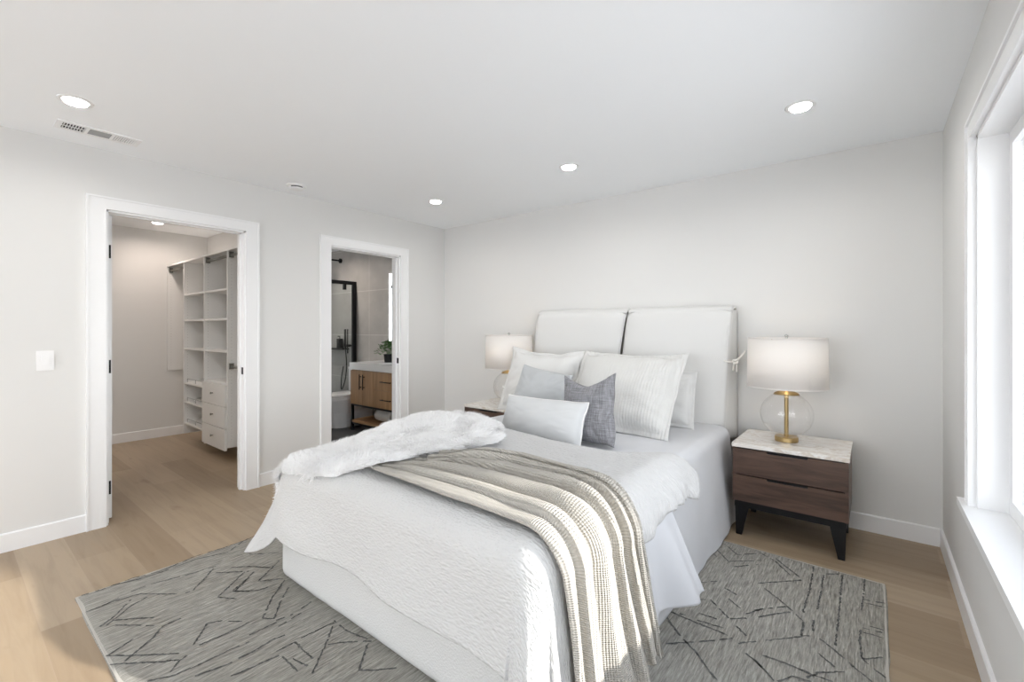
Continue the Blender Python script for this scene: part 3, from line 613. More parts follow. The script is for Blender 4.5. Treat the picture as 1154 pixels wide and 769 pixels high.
RL = [[(-2.993,0.428),(-2.984,0.502),(-2.995,0.624),(-2.968,0.73),(-3.006,0.902),(-2.992,1.043),(-2.995,1.168)],[(-2.992,0.542),(-2.958,0.641),(-2.951,0.762),(-2.966,0.89),(-2.913,1.037)],[(-2.803,0.415),(-2.81,0.509),(-2.792,0.605),(-2.65,0.718)],[(-2.85,0.586),(-2.852,0.676),(-2.818,0.79),(-2.793,0.934)],[(-2.806,0.472),(-2.83,0.535)],[(-2.618,0.433),(-2.662,0.489),(-2.763,0.568)],[(-2.606,0.452),(-2.701,0.555),(-2.735,0.632)],[(-2.631,0.477),(-2.581,0.531),(-2.515,0.596)],[(-2.58,0.478),(-2.445,0.58)],[(-2.361,0.415),(-2.406,0.501)],[(-2.269,0.448),(-2.354,0.558),(-2.408,0.6),(-2.412,0.668)],[(-2.367,0.41),(-2.297,0.466),(-2.227,0.528),(-2.138,0.606)],[(-2.293,0.409),(-2.216,0.48),(-2.144,0.547),(-2.117,0.58)],[(-2.623,0.748),(-2.622,0.778),(-2.772,0.917)],[(-2.717,0.908),(-2.598,1.024)],[(-2.462,0.832),(-2.608,1.007)],[(-2.462,0.832),(-2.379,0.883)],[(-2.467,0.901),(-2.533,0.998)],[(-2.457,0.902),(-2.397,0.945)],[(-2.168,0.643),(-2.278,0.73),(-2.252,0.777)],[(-2.223,0.791),(-2.166,0.836)],[(-2.075,0.474),(-2.034,0.544),(-2.022,0.641),(-2.023,0.713),(-2.01,0.792)],[(-1.968,0.59),(-1.941,0.691),(-1.939,0.764)],[(-2.148,0.659),(-2.14,0.762),(-2.144,0.845)],[(-2.065,0.54),(-2.104,0.576),(-2.118,0.607)],[(-2.712,0.979),(-2.649,1.047),(-2.546,1.11)],[(-2.927,1.056),(-2.997,1.15),(-3.011,1.226)],[(-2.79,1.103),(-2.681,1.215)],[(-2.585,1.177),(-2.456,1.015),(-2.384,1.101)],[(-2.458,0.896),(-2.372,0.976),(-2.361,1.019)],[(-2.45,0.903),(-2.571,1.037)],[(-2.126,0.896),(-2.254,0.992),(-2.362,1.101)],[(-2.126,0.896),(-2.083,0.926),(-2.19,1.002),(-2.28,1.083)],[(-2.064,0.926),(-2.051,0.993),(-2.075,1.092)],[(-1.866,0.938),(-1.851,1.077)],[(-2.055,0.812),(-2.05,0.92)],[(-2.014,0.913),(-2.029,1.02)],[(-1.945,0.716),(-1.937,0.773),(-1.947,0.857),(-1.939,0.904)],[(-1.851,1.077),(-1.772,1.004),(-1.697,0.927),(-1.642,0.868)],[(-1.743,0.987),(-1.695,1.041),(-1.62,1.108)],[(-1.861,0.91),(-1.714,0.907)],[(-1.774,0.859),(-1.693,0.875)],[(-1.817,0.839),(-1.695,0.84)],[(-1.866,0.837),(-1.861,0.91)],[(-1.62,1.093),(-1.518,0.984),(-1.471,1.024),(-1.418,1.079)],[(-1.864,0.673),(-1.847,0.752),(-1.836,0.832)],[(-1.864,1.085),(-1.759,1.081),(-1.645,1.105)],[(-0.744,2.856),(-0.626,2.718),(-0.485,2.844)],[(-0.696,2.925),(-0.606,2.831),(-0.5,2.935)],[(-0.764,2.809),(-0.692,2.735)],[(-0.603,2.658),(-0.493,2.783)],[(-0.734,2.29),(-0.664,2.372)],[(-0.692,2.389),(-0.625,2.47)],[(-0.772,2.18),(-0.717,2.183),(-0.626,2.266)],[(-0.604,2.283),(-0.504,2.186)],[(-0.54,2.344),(-0.479,2.295)],[(-0.578,2.429),(-0.519,2.402)],[(-0.733,2.071),(-0.594,2.063),(-0.491,2.063),(-0.455,2.053)],[(-0.733,2.071),(-0.66,2.088)],[(-0.616,2.141),(-0.543,2.146)],[(-0.609,2.085),(-0.503,2.098)],[(-0.738,2.035),(-0.635,1.933),(-0.556,1.878),(-0.504,1.825),(-0.449,1.775)],[(-0.663,1.85),(-0.56,1.944),(-0.458,2.051)],[(-0.432,2.034),(-0.378,2.092)],[(-0.464,2.149),(-0.417,2.106)],[(-0.495,2.184),(-0.443,2.234)],[(-0.449,2.265),(-0.4,2.349)],[(-0.395,1.992),(-0.332,1.948)],[(-0.708,1.625),(-0.681,1.652)],[(-0.497,2.932),(-0.421,2.88),(-0.338,2.768)],[(-0.427,2.917),(-0.28,2.755)],[(-0.455,2.578),(-0.28,2.755)],[(-0.455,2.578),(-0.356,2.49),(-0.311,2.448),(-0.241,2.368)],[(-0.425,2.32),(-0.318,2.442)],[(-0.401,2.276),(-0.298,2.406)],[(-0.251,2.949),(-0.244,2.683),(-0.249,2.441)],[(-0.237,2.363),(-0.236,2.25)],[(-0.202,2.876),(-0.198,2.698),(-0.199,2.509)],[(-0.125,2.937),(-0.122,2.656),(-0.119,2.456),(-0.12,2.267)],[(-0.191,2.897),(-0.143,2.935)],[(-0.205,2.405),(-0.199,2.295)],[(-0.034,2.962),(-0.035,2.765),(-0.041,2.625)],[(-0.035,2.735),(0.044,2.758)],[(-0.031,2.704),(0.044,2.72)],[(-0.032,2.5),(0.034,2.511)],[(-0.035,2.473),(0.03,2.485)],[(-0.031,2.436),(0.027,2.446)],[(-0.041,2.452),(-0.043,2.357),(-0.032,2.239)],[(-0.032,2.239),(0.028,2.297)],[(-0.029,2.235),(0.035,2.171)],[(-0.346,2.124),(-0.21,2.27)],[(-0.173,2.276),(-0.121,2.23),(-0.057,2.167),(-0.004,2.116)],[(-0.169,2.171),(-0.115,2.12)],[(-0.342,2.02),(-0.264,2.028),(-0.175,2.023),(-0.116,2.028)],[(-0.191,1.992),(-0.159,2.048),(-0.085,2.113)],[(-0.362,1.977),(-0.284,1.9)],[(-0.272,1.904),(-0.231,1.967),(-0.177,1.979)]]
rr = random.Random(5)
for ln in RL:
    for (ax, ay), (bx_, by_) in zip(ln, ln[1:]):
        L = math.hypot(bx_-ax, by_-ay); n = max(2, int(L/.011)); dx, dy = (bx_-ax)/max(L, 1e-6), (by_-ay)/max(L, 1e-6)
        gap = 0
        for k in range(n):
            if gap > 0: gap -= 1; continue
            if rr.random() < .04: gap = 1; continue
            s0 = L*k/n; s1 = L*(k+1.15)/n; wv = rr.uniform(.002, .0050); jt = rr.uniform(-.0018, .0018)
            cx, cy = ax+dx*s0-dy*jt, ay+dy*s0+dx*jt; ex_, ey_ = ax+dx*s1-dy*jt, ay+dy*s1+dx*jt
            q = len(V); z = RT+.0017
            V += [(cx-dy*wv, cy+dx*wv, z), (cx+dy*wv, cy-dx*wv, z), (ex_+dy*wv, ey_-dx*wv, z), (ex_-dy*wv, ey_+dx*wv, z)]
            F.append([q, q+1, q+2, q+3]); mi.append(1)
o = npobj('pile', V, F, 'rug', t, extra=('rugline',), mi=mi)
bm = B((RX0+.004, RX1-.004, RY0+.004, RY1-.004, .0005, .008)); obj('backing', bm, 'rugedge', t)

# ------------------------------------------------------------------ draping over the bed
def drape(X, Y, core, zt, r, off=0.0, flare=.12):
    x0, x1, y0_, y1_ = core
    cx, cy = np.clip(X, x0, x1), np.clip(Y, y0_, y1_); dx, dy = X-cx, Y-cy; d = np.hypot(dx, dy); dd = np.where(d < 1e-9, 1, d)
    nx, ny = dx/dd, dy/dd; R = r+off; arc = r*PI/2
    a = np.clip(d/r, 0, PI/2); drop = np.maximum(d-arc, 0)
    out = R*np.sin(a)+flare*drop; z = (zt-r)+R*np.cos(a)-drop
    P = np.stack([cx+nx*out, cy+ny*out, z], -1); Nn = np.stack([nx*np.sin(a), ny*np.sin(a), np.cos(a)], -1)
    return P, Nn, drop, (nx, ny)
def smooth01(x): x = np.clip(x, 0, 1); return x*x*(3-2*x)
def sheet_obj(name, X, Y, P, m, parent=None, thick=.008, sub=0):
    nu, nv = X.shape; UV = np.stack([X, Y], -1).reshape(-1, 2)
    o = npobj(name, P.reshape(-1, 3), grid_faces(nu, nv), m, parent, UV)
    if thick:
        s = o.modifiers.new('solid', 'SOLIDIFY'); s.thickness = thick; s.offset = -1; s.use_rim = True
    return o
ZF = RT+.002
bed = thing('bed', 'large white upholstered bed with a tall slipcovered headboard, on the grey rug', 'bed', (0, 0, 0))
def softbox(name, x0, x1, y0_, y1_, z0_, z1_, r, m, parent, step=.03, amp=.002, f=6):
    bm = bmesh.new(); nx, ny, nz = [max(2, int((b_-a)/step)) for a, b_ in ((x0, x1), (y0_, y1_), (z0_, z1_))]
    V = {}; 
    def vert(i, j, k):
        key = (i, j, k)
        if key not in V:
            p = np.array([x0+(x1-x0)*i/nx, y0_+(y1_-y0_)*j/ny, z0_+(z1_-z0_)*k/nz])
            lo = np.array([x0+r, y0_+r, z0_+r]); hi = np.array([x1-r, y1_-r, z1_-r]); c = np.clip(p, lo, hi); d = p-c; L = np.linalg.norm(d)
            if L > 1e-9: p = c+d/L*r
            V[key] = bm.verts.new(p)
        return V[key]
    for j in range(ny):
        for k in range(nz):
            bm.faces.new((vert(0, j, k), vert(0, j, k+1), vert(0, j+1, k+1), vert(0, j+1, k))); bm.faces.new((vert(nx, j, k), vert(nx, j+1, k), vert(nx, j+1, k+1), vert(nx, j, k+1)))
    for i in range(nx):
        for k in range(nz):
            bm.faces.new((vert(i, 0, k), vert(i+1, 0, k), vert(i+1, 0, k+1), vert(i, 0, k+1))); bm.faces.new((vert(i, ny, k), vert(i, ny, k+1), vert(i+1, ny, k+1), vert(i+1, ny, k)))
        for j in range(ny):
            bm.faces.new((vert(i, j, 0), vert(i, j+1, 0), vert(i+1, j+1, 0), vert(i+1, j, 0))); bm.faces.new((vert(i, j, nz), vert(i+1, j, nz), vert(i+1, j+1, nz), vert(i, j+1, nz)))
    bm.normal_update(); vs = list(bm.verts); co_ = np.array([v.co for v in vs]); no_ = np.array([v.normal for v in vs])
    co_ = co_+no_*(amp*fbm(co_[:, 0]*f, co_[:, 1]*f, co_[:, 2]*f, 3))[:, None]
    for v, c in zip(vs, co_): v.co = c
    return obj(name, bm, m, parent, smooth=True)
softbox('bed_base', -2.435, -.835, 1.115, 3.52, ZF, .38, .025, 'boucle', bed)
softbox('mattress', -2.405, -.865, 1.15, 3.48, .375, .59, .06, 'sham', bed, amp=.001)
hb = obj('headboard', B((-2.445, -.855, 3.575, 3.685, .03, 1.435)), 'slab', bed, bevel=.012)
# slipcovers: two padded covers folded over the headboard
def cover(x0f, x1f, seed, ties):
    ns, nu = 60, 46
    # closed profile (y, z): front face up, over the top, down the back, and back inside
    def prof(s):
        pts = [(3.515, .50), (3.490, .56), (3.482, .75), (3.492, 1.10), (3.515, 1.36), (3.545, 1.435), (3.60, 1.462), (3.655, 1.458), (3.690, 1.42), (3.698, 1.30), (3.700, .55)]
        return pts
    pp = smoothpath([(0, y, z) for y, z in prof(0)], 7); n = len(pp)
    V = np.zeros((n, nu, 3))
    for i, p in enumerate(pp):
        zz = p.z; a, b_ = x0f(zz), x1f(zz)
        for j in range(nu):
            u = -1+2*j/(nu-1); e = 1-abs(u)**14
            x = (a+b_)/2+(b_-a)/2*u
            bulge = .018*(1-abs(u)**6) if i < n*.6 else .004*(1-abs(u)**6)
            y, z = p.y, p.z
            nz_ = .010*float(fbm(x*2.2, zz*2.2, seed, 3))*(1-abs(u)**8)
            if i < n*.5: y -= bulge+nz_ - .018
            V[i, j] = (x, y+(.012*(1-e) if i < n*.5 else 0), z-(.006*(1-e)))
    P = V.reshape(-1, 3); F = grid_faces(n, nu).tolist()
    o = npobj('slipcover', P, F, 'cover', bed, P[:, [0, 2]])
    s = o.modifiers.new('solid', 'SOLIDIFY'); s.thickness = .014; s.offset = -1
    # piping along both sides and the bottom of the front
    fr = [i for i in range(n) if i < n*.5]
    pipe = bmesh.new()
    for j in (0, nu-1): tube([V[i, j]+np.array([0, -.002, 0]) for i in range(int(n*.78))], .006, 6, pipe)
    tube([V[0, j]+np.array([0, 0, -.002]) for j in range(nu)], .006, 6, pipe)
    obj('piping', pipe, 'piping', o, smooth=True)
    return o, V
cl, _ = cover(lambda z: -2.495-.03*min(1, max(0, (1.46-z)/.5)), lambda z: -1.606-.055*min(1, max(0, (1.46-z)/.42)), 3, False)
cr, VR = cover(lambda z: -1.580-.040*min(1, max(0, (1.46-z)/.42))+.0, lambda z: -.792-.045*min(1, max(0, (1.46-z)/.9)), 8, True)
# side gusset of the right cover with a tied cord
bm = bmesh.new(); prev = None
for k in range(30):
    z = .50+(1.44-.50)*k/29; xf = -.795-.040*min(1, max(0, (1.46-z)/.9)); yf = 3.50 if z < 1.2 else 3.50+.06*((z-1.2)/.24)**2
    row = [bm.verts.new((xf-.004, yf, z)), bm.verts.new((xf+.010+.004*math.sin(z*9), yf+.05, z)), bm.verts.new((-.792+.004*math.sin(z*6), 3.62, z)), bm.verts.new((-.788, 3.702, z))]
    if prev:
        for a in range(3): bm.faces.new((prev[a], prev[a+1], row[a+1], row[a]))
    prev = row
o = obj('side_gusset', bm, 'cover', cr, smooth=True); s = o.modifiers.new('solid', 'SOLIDIFY'); s.thickness = .01
kn = Vector((-.772, 3.55, 1.07))
bm = bmesh.new()
tube(smoothpath([(-.835, 3.49, 1.075), (-.80, 3.51, 1.065), kn], 8), .005, 7, bm)
tube(smoothpath([kn, kn+Vector((.01, .06, .02)), (-.785, 3.69, 1.09)], 8), .005, 7, bm)
tube(smoothpath([kn, kn+Vector((.02, -.02, .015)), kn+Vector((.055, -.01, .055)), kn+Vector((.062, .0, .075))], 8), .0065, 7, bm)
tube(smoothpath([kn, kn+Vector((.012, -.012, -.03)), kn+Vector((.010, -.01, -.075))], 8), .006, 7, bm)
tube(smoothpath([kn, kn+Vector((-.008, -.02, -.03)), kn+Vector((-.012, -.015, -.065))], 8), .005, 7, bm)
tube(smoothpath([kn+Vector((.012, -.006, .012)), kn+Vector((.016, -.012, -.008)), kn+Vector((-.004, -.014, -.014)), kn+Vector((-.010, -.01, .006)), kn+Vector((.012, -.006, .012))], 6), .008, 7, bm)
obj('tie', bm, 'cord', cr, smooth=True)
# ------------------------------------------------------------------ bed linen
SC = (-2.325, -.865, 1.25, 3.9)       # core of the sheet
def zed(Y, z=0): return z
# sheet
nu, nv = 170, 150
u = np.linspace(0, 1, nu)[:, None]; v = np.linspace(0, 1, nv)[None, :]
Y = 1.30+(3.47-1.30)*v+0*u
hl, hr = .35, .63+.008*np.sin(Y*3)
X = (SC[0]-hl)+((SC[1]+hr)-(SC[0]-hl))*u+0*v
P, Nn, drop, n_ = drape(X, Y, SC, .605, .07, .004, .15)
fold = .006*np.sin(Y*9+1.2*vnoise(Y*3, 0, 2))*smooth01(drop/.3)+.003*np.sin(Y*23+X*2)*smooth01(drop/.45)
P[..., 0] += fold*(X > -1.5); P[..., :] += Nn*(.004*fbm(X*6, Y*6, 0, 3))[..., None]
P[..., 2] = np.maximum(P[..., 2], RT+.006)
bs = sheet_obj('bed_sheet', X, Y, P, 'sheet', None, .004)
tag(bs, 'smooth pale sheet over the mattress, hanging to the floor beside the chest', 'bed sheet')
# loose hem corner of the sheet
nu, nv = 50, 70; u = np.linspace(0, 1, nu)[:, None]; v = np.linspace(0, 1, nv)[None, :]
y_ = 1.50+(2.02-1.50)*v+0*u; zt_ = .585; zb_ = .10+.10*v-.03*smooth01((v-.7)/.3)
z_ = zt_+(zb_-zt_)*u; x_ = -.735+.055*u+.13*u*smooth01((v-.35)/.65)+(.026*np.sin(v*17+1)*u)
y_ = y_+.05*u*(v-.3)
P = np.stack([x_, y_, z_], -1); o = sheet_obj('hem_corner', z_+0*y_, y_, P, 'sheet', bs, .004)
# duvet
DC = (-2.225, -.815, 1.135, 9); ZD = .682; RD = .110
def duvet_z(X, Y):   # soft loft of the duvet over the bed
    return .012*fbm(X*2.1, Y*2.1, 5, 3)+.010*vnoise(X*1.1+3, Y*1.3, 1)+.020*smooth01((Y-1.2)/.8)*smooth01((-1.3-X)/.6)
def duvet_pt(X, Y, off=0.0, noise=True):
    P, Nn, drop, n_ = drape(X, Y, DC, ZD, RD, 0.0, .08+.07*smooth01((X+1.0)/.3)+.36*smooth01((DC[0]-X)/.32))
    P[..., 1] += .22*drop*smooth01((DC[0]-X)/.2)*(Y < DC[2])*np.abs(n_[1]); P[..., 2] -= .035*smooth01((-1.95-X)/.3)*smooth01((1.75-Y)/.5)*(1-smooth01(drop/.3))
    h = duvet_z(X, Y)+off
    p = np.arctan2(n_[1], n_[0])
    corner = (np.abs(n_[0]) > .05) & (np.abs(n_[1]) > .05)
    lat = X*(np.abs(n_[1]) > .5)+Y*(np.abs(n_[0]) >= .5)
    f = (.012*np.sin(lat*9+1.0)+.018*fbm(lat*3.5, drop*2, 9, 3)*(1-.8*corner))*smooth01(drop/.25)
    f = f+.16*drop*np.abs(n_[0]*n_[1])*2*(X < -1.5)+corner*(.012*np.sin(p*6.0+.6))*smooth01(drop/.35)
    P = P+Nn*h[..., None]; P[..., 0] += n_[0]*f; P[..., 1] += n_[1]*f
    return P, Nn, drop
nu, nv = 330, 230
u = np.linspace(0, 1, nu)[:, None]; v = np.linspace(0, 1, nv)[None, :]
Xa = (DC[0]-.40)+((DC[1]+.6)-(DC[0]-.40))*u
hF = .408+.055*smooth01((-2.18-Xa)/.25); hF = hF+.02; Y = (DC[2]-hF)+(2.08-(DC[2]-hF))*v+0*u
HL = .38-.04*smooth01((Y-1.1)/.5); HR = .66-.42*smooth01((Y-1.40)/.20)
X = (DC[0]-HL)+((DC[1]+HR)-(DC[0]-HL))*u
# hem edge wanders a little
wv = .012*vnoise(X*3, 0, 4)*(1-smooth01(v*6)); Yd = Y+wv
_dx, _dy = X-DC[0], Yd-DC[2]; _r = np.hypot(_dx, _dy); _k = np.where((_dx < 0) & (_dy < 0) & (_r > .52), (.52+(_r-.52)*.25)/np.maximum(_r, 1e-6), 1)
P, Nn, drop = duvet_pt(DC[0]+np.where(_dx < 0, _dx*_k, _dx), DC[2]+np.where(_dy < 0, _dy*_k, _dy))
P = P+Nn*(.0015*fbm(X*7, Y*7, 2, 3))[..., None]
P[..., 2] = np.maximum(P[..., 2], RT+.008)
dv = sheet_obj('duvet', X, Y, P, 'duvet', None, .016)
tag(dv, 'white puckered cotton duvet draped over the foot of the bed', 'duvet')
# turned-back head edge of the duvet, a second layer with a ruffled hem on the window side
nu, nv = 240, 120
u = np.linspace(0, 1, nu)[:, None]; v = np.linspace(0, 1, nv)[None, :]
ruf = .020*np.sin(v*46)*1.0
X0 = -2.62; X1 = DC[1]+.225+.012*np.sin(v*9)+.015*vnoise(v*7, 0, 3)
X = X0+(X1-X0)*u
Yh = 2.115+.02*np.sin(X*2.0)+.25*smooth01((X+1.05)/.42)
Y = 1.46+(Yh-1.46)*v
P, Nn, drop = duvet_pt(X, Y, .014)
edge = smooth01((u-.955)/.045); eh = smooth01((v-.94)/.06)
P[..., 0] += edge*(.016*vnoise(v*9, 0, 5)+.008*np.sin(v*44+3*np.sin(v*9))+.018); P[..., 2] += edge*.016*vnoise(v*11, 2, 7)
P = P+Nn*(.014*np.sin(PI*np.clip((1-u)/.05, 0, 1))*(u > .95)+.012*(1-eh)*0+.006*fbm(X*6, Y*6, 4, 3)-.012*eh)[..., None]
o = sheet_obj('turned_edge', X, Y, P, 'duvet2', dv, .022)
# fold lines on the side drop
# throw
nu, nv = 430, 130
u = np.linspace(0, 1, nu)[:, None]; v = np.linspace(0, 1, nv)[None, :]
XE = DC[1]+.196+.41-.05*v+.035*np.sin(v*2*PI*2.2+.4)
Xs = -1.76+.24*v
X = Xs+(XE-Xs)*u
ky = [-1.85, -1.67, -1.2, -.96, -.82, -.7, -.5, -.2]
Ya = np.interp(X, ky, [1.19, 1.155, 1.125, 1.125, 1.115, 1.10, 1.10, 1.11])
Yb = np.interp(X, [-1.85, -1.67, -1.476, -1.17, -.875, -.7, -.4, -.2], [1.42, 1.46, 1.50, 1.61, 1.60, 1.55, 1.57, 1.60])
Y = Ya+(Yb-Ya)*v
Pb, Nn, drop = duvet_pt(X, Y, 0)
Pb = Pb+Nn*(.020+.022*smooth01((Y-1.36)/.1))[..., None]
sl = X+1.85
vv = v+.10*np.sin(v*7+.8)*.5+.05*vnoise(sl*.9, v*3, 5)+.035*np.sin(sl*1.7+v*4)
ph = vv*6.3+.22*sl*np.cos(v*3)+.08*vnoise(sl*3, v*2, 4)
a1 = np.abs(np.sin(PI*ph))**.6
ph2 = vv*9.3+.5*vnoise(sl*1.4, v*2, 6)
a2 = .5-.5*np.cos(2*PI*ph2)
g_ = vnoise(sl*1.1, v*3.2, 8)
h = (.042+.026*g_)*a1+(.009-.006*g_)*a2
h = h*np.minimum(1, np.minimum(v, 1-v)*14+.12)*(.25+.75*smooth01((X-Xs)/.25))
P = Pb+Nn*h[..., None]
P[..., 1] += (.018*np.cos(PI*ph*2)*.6)
P[..., 2] = np.maximum(P[..., 2], RT+.01)
tb = sheet_obj('throw_blanket', X, Y, P, 'throw', None, .006)
tag(tb, 'beige knitted throw lying in folds across the foot of the duvet', 'throw blanket')
# fur
nu, nv = 150, 130
v = np.linspace(0, 1, nv)[None, :]; u = np.linspace(0, 1, nu)[:, None]
Y = 1.03+(2.12-1.03)*v+0*u
Xr = np.interp(Y, [1.03, 1.06, 1.16, 1.31, 1.45, 1.757, 1.93, 2.05, 2.12], [-1.98, -1.80, -1.71, -1.64, -1.57, -1.47, -1.60, -1.82, -2.15])+.02*vnoise(Y*14, 0, 1)
X = -2.70+(Xr+2.70)*u
Pb, Nn, drop = duvet_pt(X, Y, .012)
Pb = Pb+Nn*(.026*smooth01((u-.75)/.2)*smooth01((Y-1.08)/.1))[..., None]
er = np.minimum(np.minimum(u*6, (1-u)*7), np.minimum(v*4, (1-v)*7)); er = np.clip(er, 0, 1)**.8
h = er*(.022+.012*fbm(X*6, Y*6, 3, 3)+.008*fbm(X*14, Y*14, 2, 2)+.030*np.exp(-((X+2.05)**2+(Y-2.0)**2)/.05))
P = Pb+Nn*(h*(.45+.55*smooth01((X+2.45)/.25)))[..., None]
V0 = P.reshape(-1, 3); F0_ = grid_faces(nu, nv)
n = 60000; iu = RNG.random(n)*(nu-1.001); iv = RNG.random(n)*(nv-1.001)
m_ = int(n*.18); iu[:m_] = (nu-1.001)*(1-RNG.random(m_)**2*.03); iv[m_:m_+2500] = (nv-1.001)*(1-RNG.random(2500)**2*.03); iv[m_+2500:m_+5000] = RNG.random(2500)**2*4
a, b_ = iu.astype(int), iv.astype(int)
root = P[a, b_]+(P[np.minimum(a+1, nu-1), b_]-P[a, b_])*(iu-a)[:, None]+(P[a, np.minimum(b_+1, nv-1)]-P[a, b_])*(iv-b_)[:, None]
nn = Nn[a, b_]; qx, qy = X[a, b_], Y[a, b_]
ang = 2.2*fbm(qx*5, qy*5, 8, 3)*PI+.8*RNG.normal(size=n)*.5
tx = np.stack([np.cos(ang), np.sin(ang), 0*ang], -1); tx = tx-nn*(tx*nn).sum(-1, keepdims=True)
L = .024+.026*RNG.random(n)
d0 = nn*.85+tx*.65+.35*RNG.normal(size=(n, 3)); d0 /= np.linalg.norm(d0, axis=1)[:, None]; d1_ = nn*.05+tx*1.0; d1_ /= np.linalg.norm(d1_, axis=1)[:, None]
side = np.cross(d0, RNG.normal(size=(n, 3))); side /= np.linalg.norm(side, axis=1)[:, None]; wd = .0014
p1 = root+d0*L[:, None]*.45; p2 = p1+(d0*.3+d1_)*L[:, None]*.5
VS = np.stack([root-side*wd, root+side*wd, p1+side*wd*.9, p1-side*wd*.9, p2], 1).reshape(-1, 3)
k = np.arange(n)*5+len(V0)
FS = np.stack([k, k+1, k+2, k+3], -1).tolist()+np.stack([k+3, k+2, k+4], -1).tolist()
fu = npobj('fur_throw', np.concatenate([V0, VS]), F0_.tolist()+FS, 'fur', smooth=True)
tag(fu, 'fluffy white fur throw spread over the far side of the bed, next to the doorways', 'fur throw')
# ------------------------------------------------------------------ pillows
def pillow(name, label, cat, mtl, c, w_, h_, T_, lean, yaw=0, roll=0, flange=0, pinch=.06, seed=0, wr=.008, sag=0, piping=None, dip=0, group=None, pw=.42, uvs=1.0):
    """c = centre of the bottom edge line (world); lean = degrees the pillow tips back from upright"""
    n = 46; g = np.linspace(-1, 1, n); U, Vv = np.meshgrid(g, g, indexing='ij')
    g2 = np.sign(U)*np.abs(U)**.85; g3 = np.sign(Vv)*np.abs(Vv)**.85; U, Vv = g2, g3
    fx, fy = 1-2*flange/w_, 1-2*flange/h_
    ui, vi = np.clip(U/fx, -1, 1), np.clip(Vv/fy, -1, 1)
    prof = ((1-ui**2)*(1-vi**2)).clip(0)**pw
    x = U*w_/2*(1-pinch*(1-Vv**2)); y = Vv*h_/2*(1-pinch*(1-U**2))-dip*(1-U**2)**1.5*np.clip(Vv, 0, 1)**2
    x = x+wr*.8*vnoise(U*1.5, Vv*2.5, seed+.5); y = y+wr*.8*vnoise(U*2.5, Vv*1.5, seed+9.5)
    th_ = T_/2*prof*(1+.22*np.clip(-Vv, -1, 1)*sag)
    rad = np.abs(fbm(np.arctan2(Vv, U)*2.6, np.hypot(U, Vv)*.7, seed+40, 2))
    wrn = wr*(fbm(U*2.2+seed, Vv*2.2, seed, 3)*1.1+fbm(U*4.5+seed, Vv*1.8, seed+3, 2)*.5-2.0*(.25-np.minimum(rad, .25))*np.clip(np.hypot(U, Vv)-.3, 0, 1)*2)
    fl = .004+.003*0
    zf = th_+fl+wrn*(.3+.7*prof)+(wr*1.2)*vnoise(U*3, Vv*3, seed+20)*(1-prof)*.8
    zb_ = -th_-fl*.2+wrn*.3*prof+(wr*1.2)*vnoise(U*3, Vv*3, seed+20)*(1-prof)*.8
    Fr = np.stack([x, y+h_/2, zf], -1).reshape(-1, 3); Bk = np.stack([x, y+h_/2, zb_], -1).reshape(-1, 3)
    Vs = np.concatenate([Fr, Bk]); m_ = n*n; F = grid_faces(n, n).tolist()+grid_faces(n, n, m_, True).tolist()
    ring = [i*n for i in range(n)]+[(n-1)*n+j for j in range(1, n)]+[i*n+n-1 for i in range(n-2, -1, -1)]+[j for j in range(n-2, 0, -1)]
    for a, b2 in zip(ring, ring[1:]+ring[:1]): F.append([b2, a, a+m_, b2+m_])
    UV = np.concatenate([np.stack([x, y], -1).reshape(-1, 2)]*2)*uvs
    o = npobj(name, Vs, F, mtl, None, UV)
    le, ya, ro = math.radians(lean), math.radians(yaw), math.radians(roll)
    R = Matrix.Rotation(ya, 4, 'Z') @ Matrix.Rotation(PI/2-le, 4, 'X') @ Matrix.Rotation(ro, 4, 'Z')
    o.matrix_world = Matrix.Translation(Vector(c)) @ R
    tag(o, label, cat, group)
    if piping:
        pts = [Vs[i]*.5+Vs[i+m_]*.5 for i in ring]; bm = tube(pts+[pts[0]], .0045, 6, caps=False); obj('piping', bm, piping, o, smooth=True)
    if flange:
        # stitched line where the flange starts
        pts = []; ii = np.linspace(-1, 1, 24); q = []
        for s_ in ii: q.append((s_*fx, -fy))
        for s_ in ii: q.append((fx, s_*fy))
        for s_ in ii[::-1]: q.append((s_*fx, fy))
        for s_ in ii[::-1]: q.append((-fx, s_*fy))
        for uu, vv in q:
            xx = uu*w_/2*(1-pinch*(1-vv**2)); yy = vv*h_/2*(1-pinch*(1-uu**2)); pts.append((xx, yy+h_/2, .0065))
        obj('flange_seam', tube(pts, .0022, 5, caps=False), mtl, o, smooth=True)
    return o
pillow('sleeping_pillow', 'white sleeping pillow standing behind the ribbed sham, nearest the window', 'pillow', 'sham', (-1.33, 3.22, .61), .74, .40, .17, 14, 0, 0, flange=.03, pinch=.04, seed=31, wr=.010)
pillow('sleeping_pillow', 'white sleeping pillow half hidden behind the plain white sham', 'pillow', 'sham', (-2.06, 3.22, .61), .78, .40, .17, 14, 0, 0, flange=.03, pinch=.04, seed=37, wr=.010)
pillow('sleeping_pillow', 'beige quilted pillow just showing in the gap between the two large shams', 'pillow', 'ribbed', (-1.74, 3.18, .61), .60, .43, .12, 16, 0, 0, flange=.03, pinch=.04, seed=41, wr=.008)
pillow('euro_sham', 'large square white ribbed pillow with a wide flange', 'pillow', 'ribbed', (-1.395, 2.80, .605), .81, .665, .24, 38, 0, 0, flange=.045, dip=.02, pinch=.04, seed=5, wr=.010, sag=.5)
pillow('euro_sham', 'large plain white pillow with a flange, behind the pale grey one', 'pillow', 'sham', (-2.175, 2.99, .605), .73, .575, .24, 23, 0, -1, flange=.045, pinch=.05, seed=12, wr=.012, sag=.5, dip=.03)
pillow('throw_pillow', 'pale grey square pillow leaning on the plain white sham', 'pillow', 'palegrey', (-1.955, 2.68, .608), .44, .42, .17, 20, 4, -9, pinch=.05, seed=3, wr=.006, sag=.5)
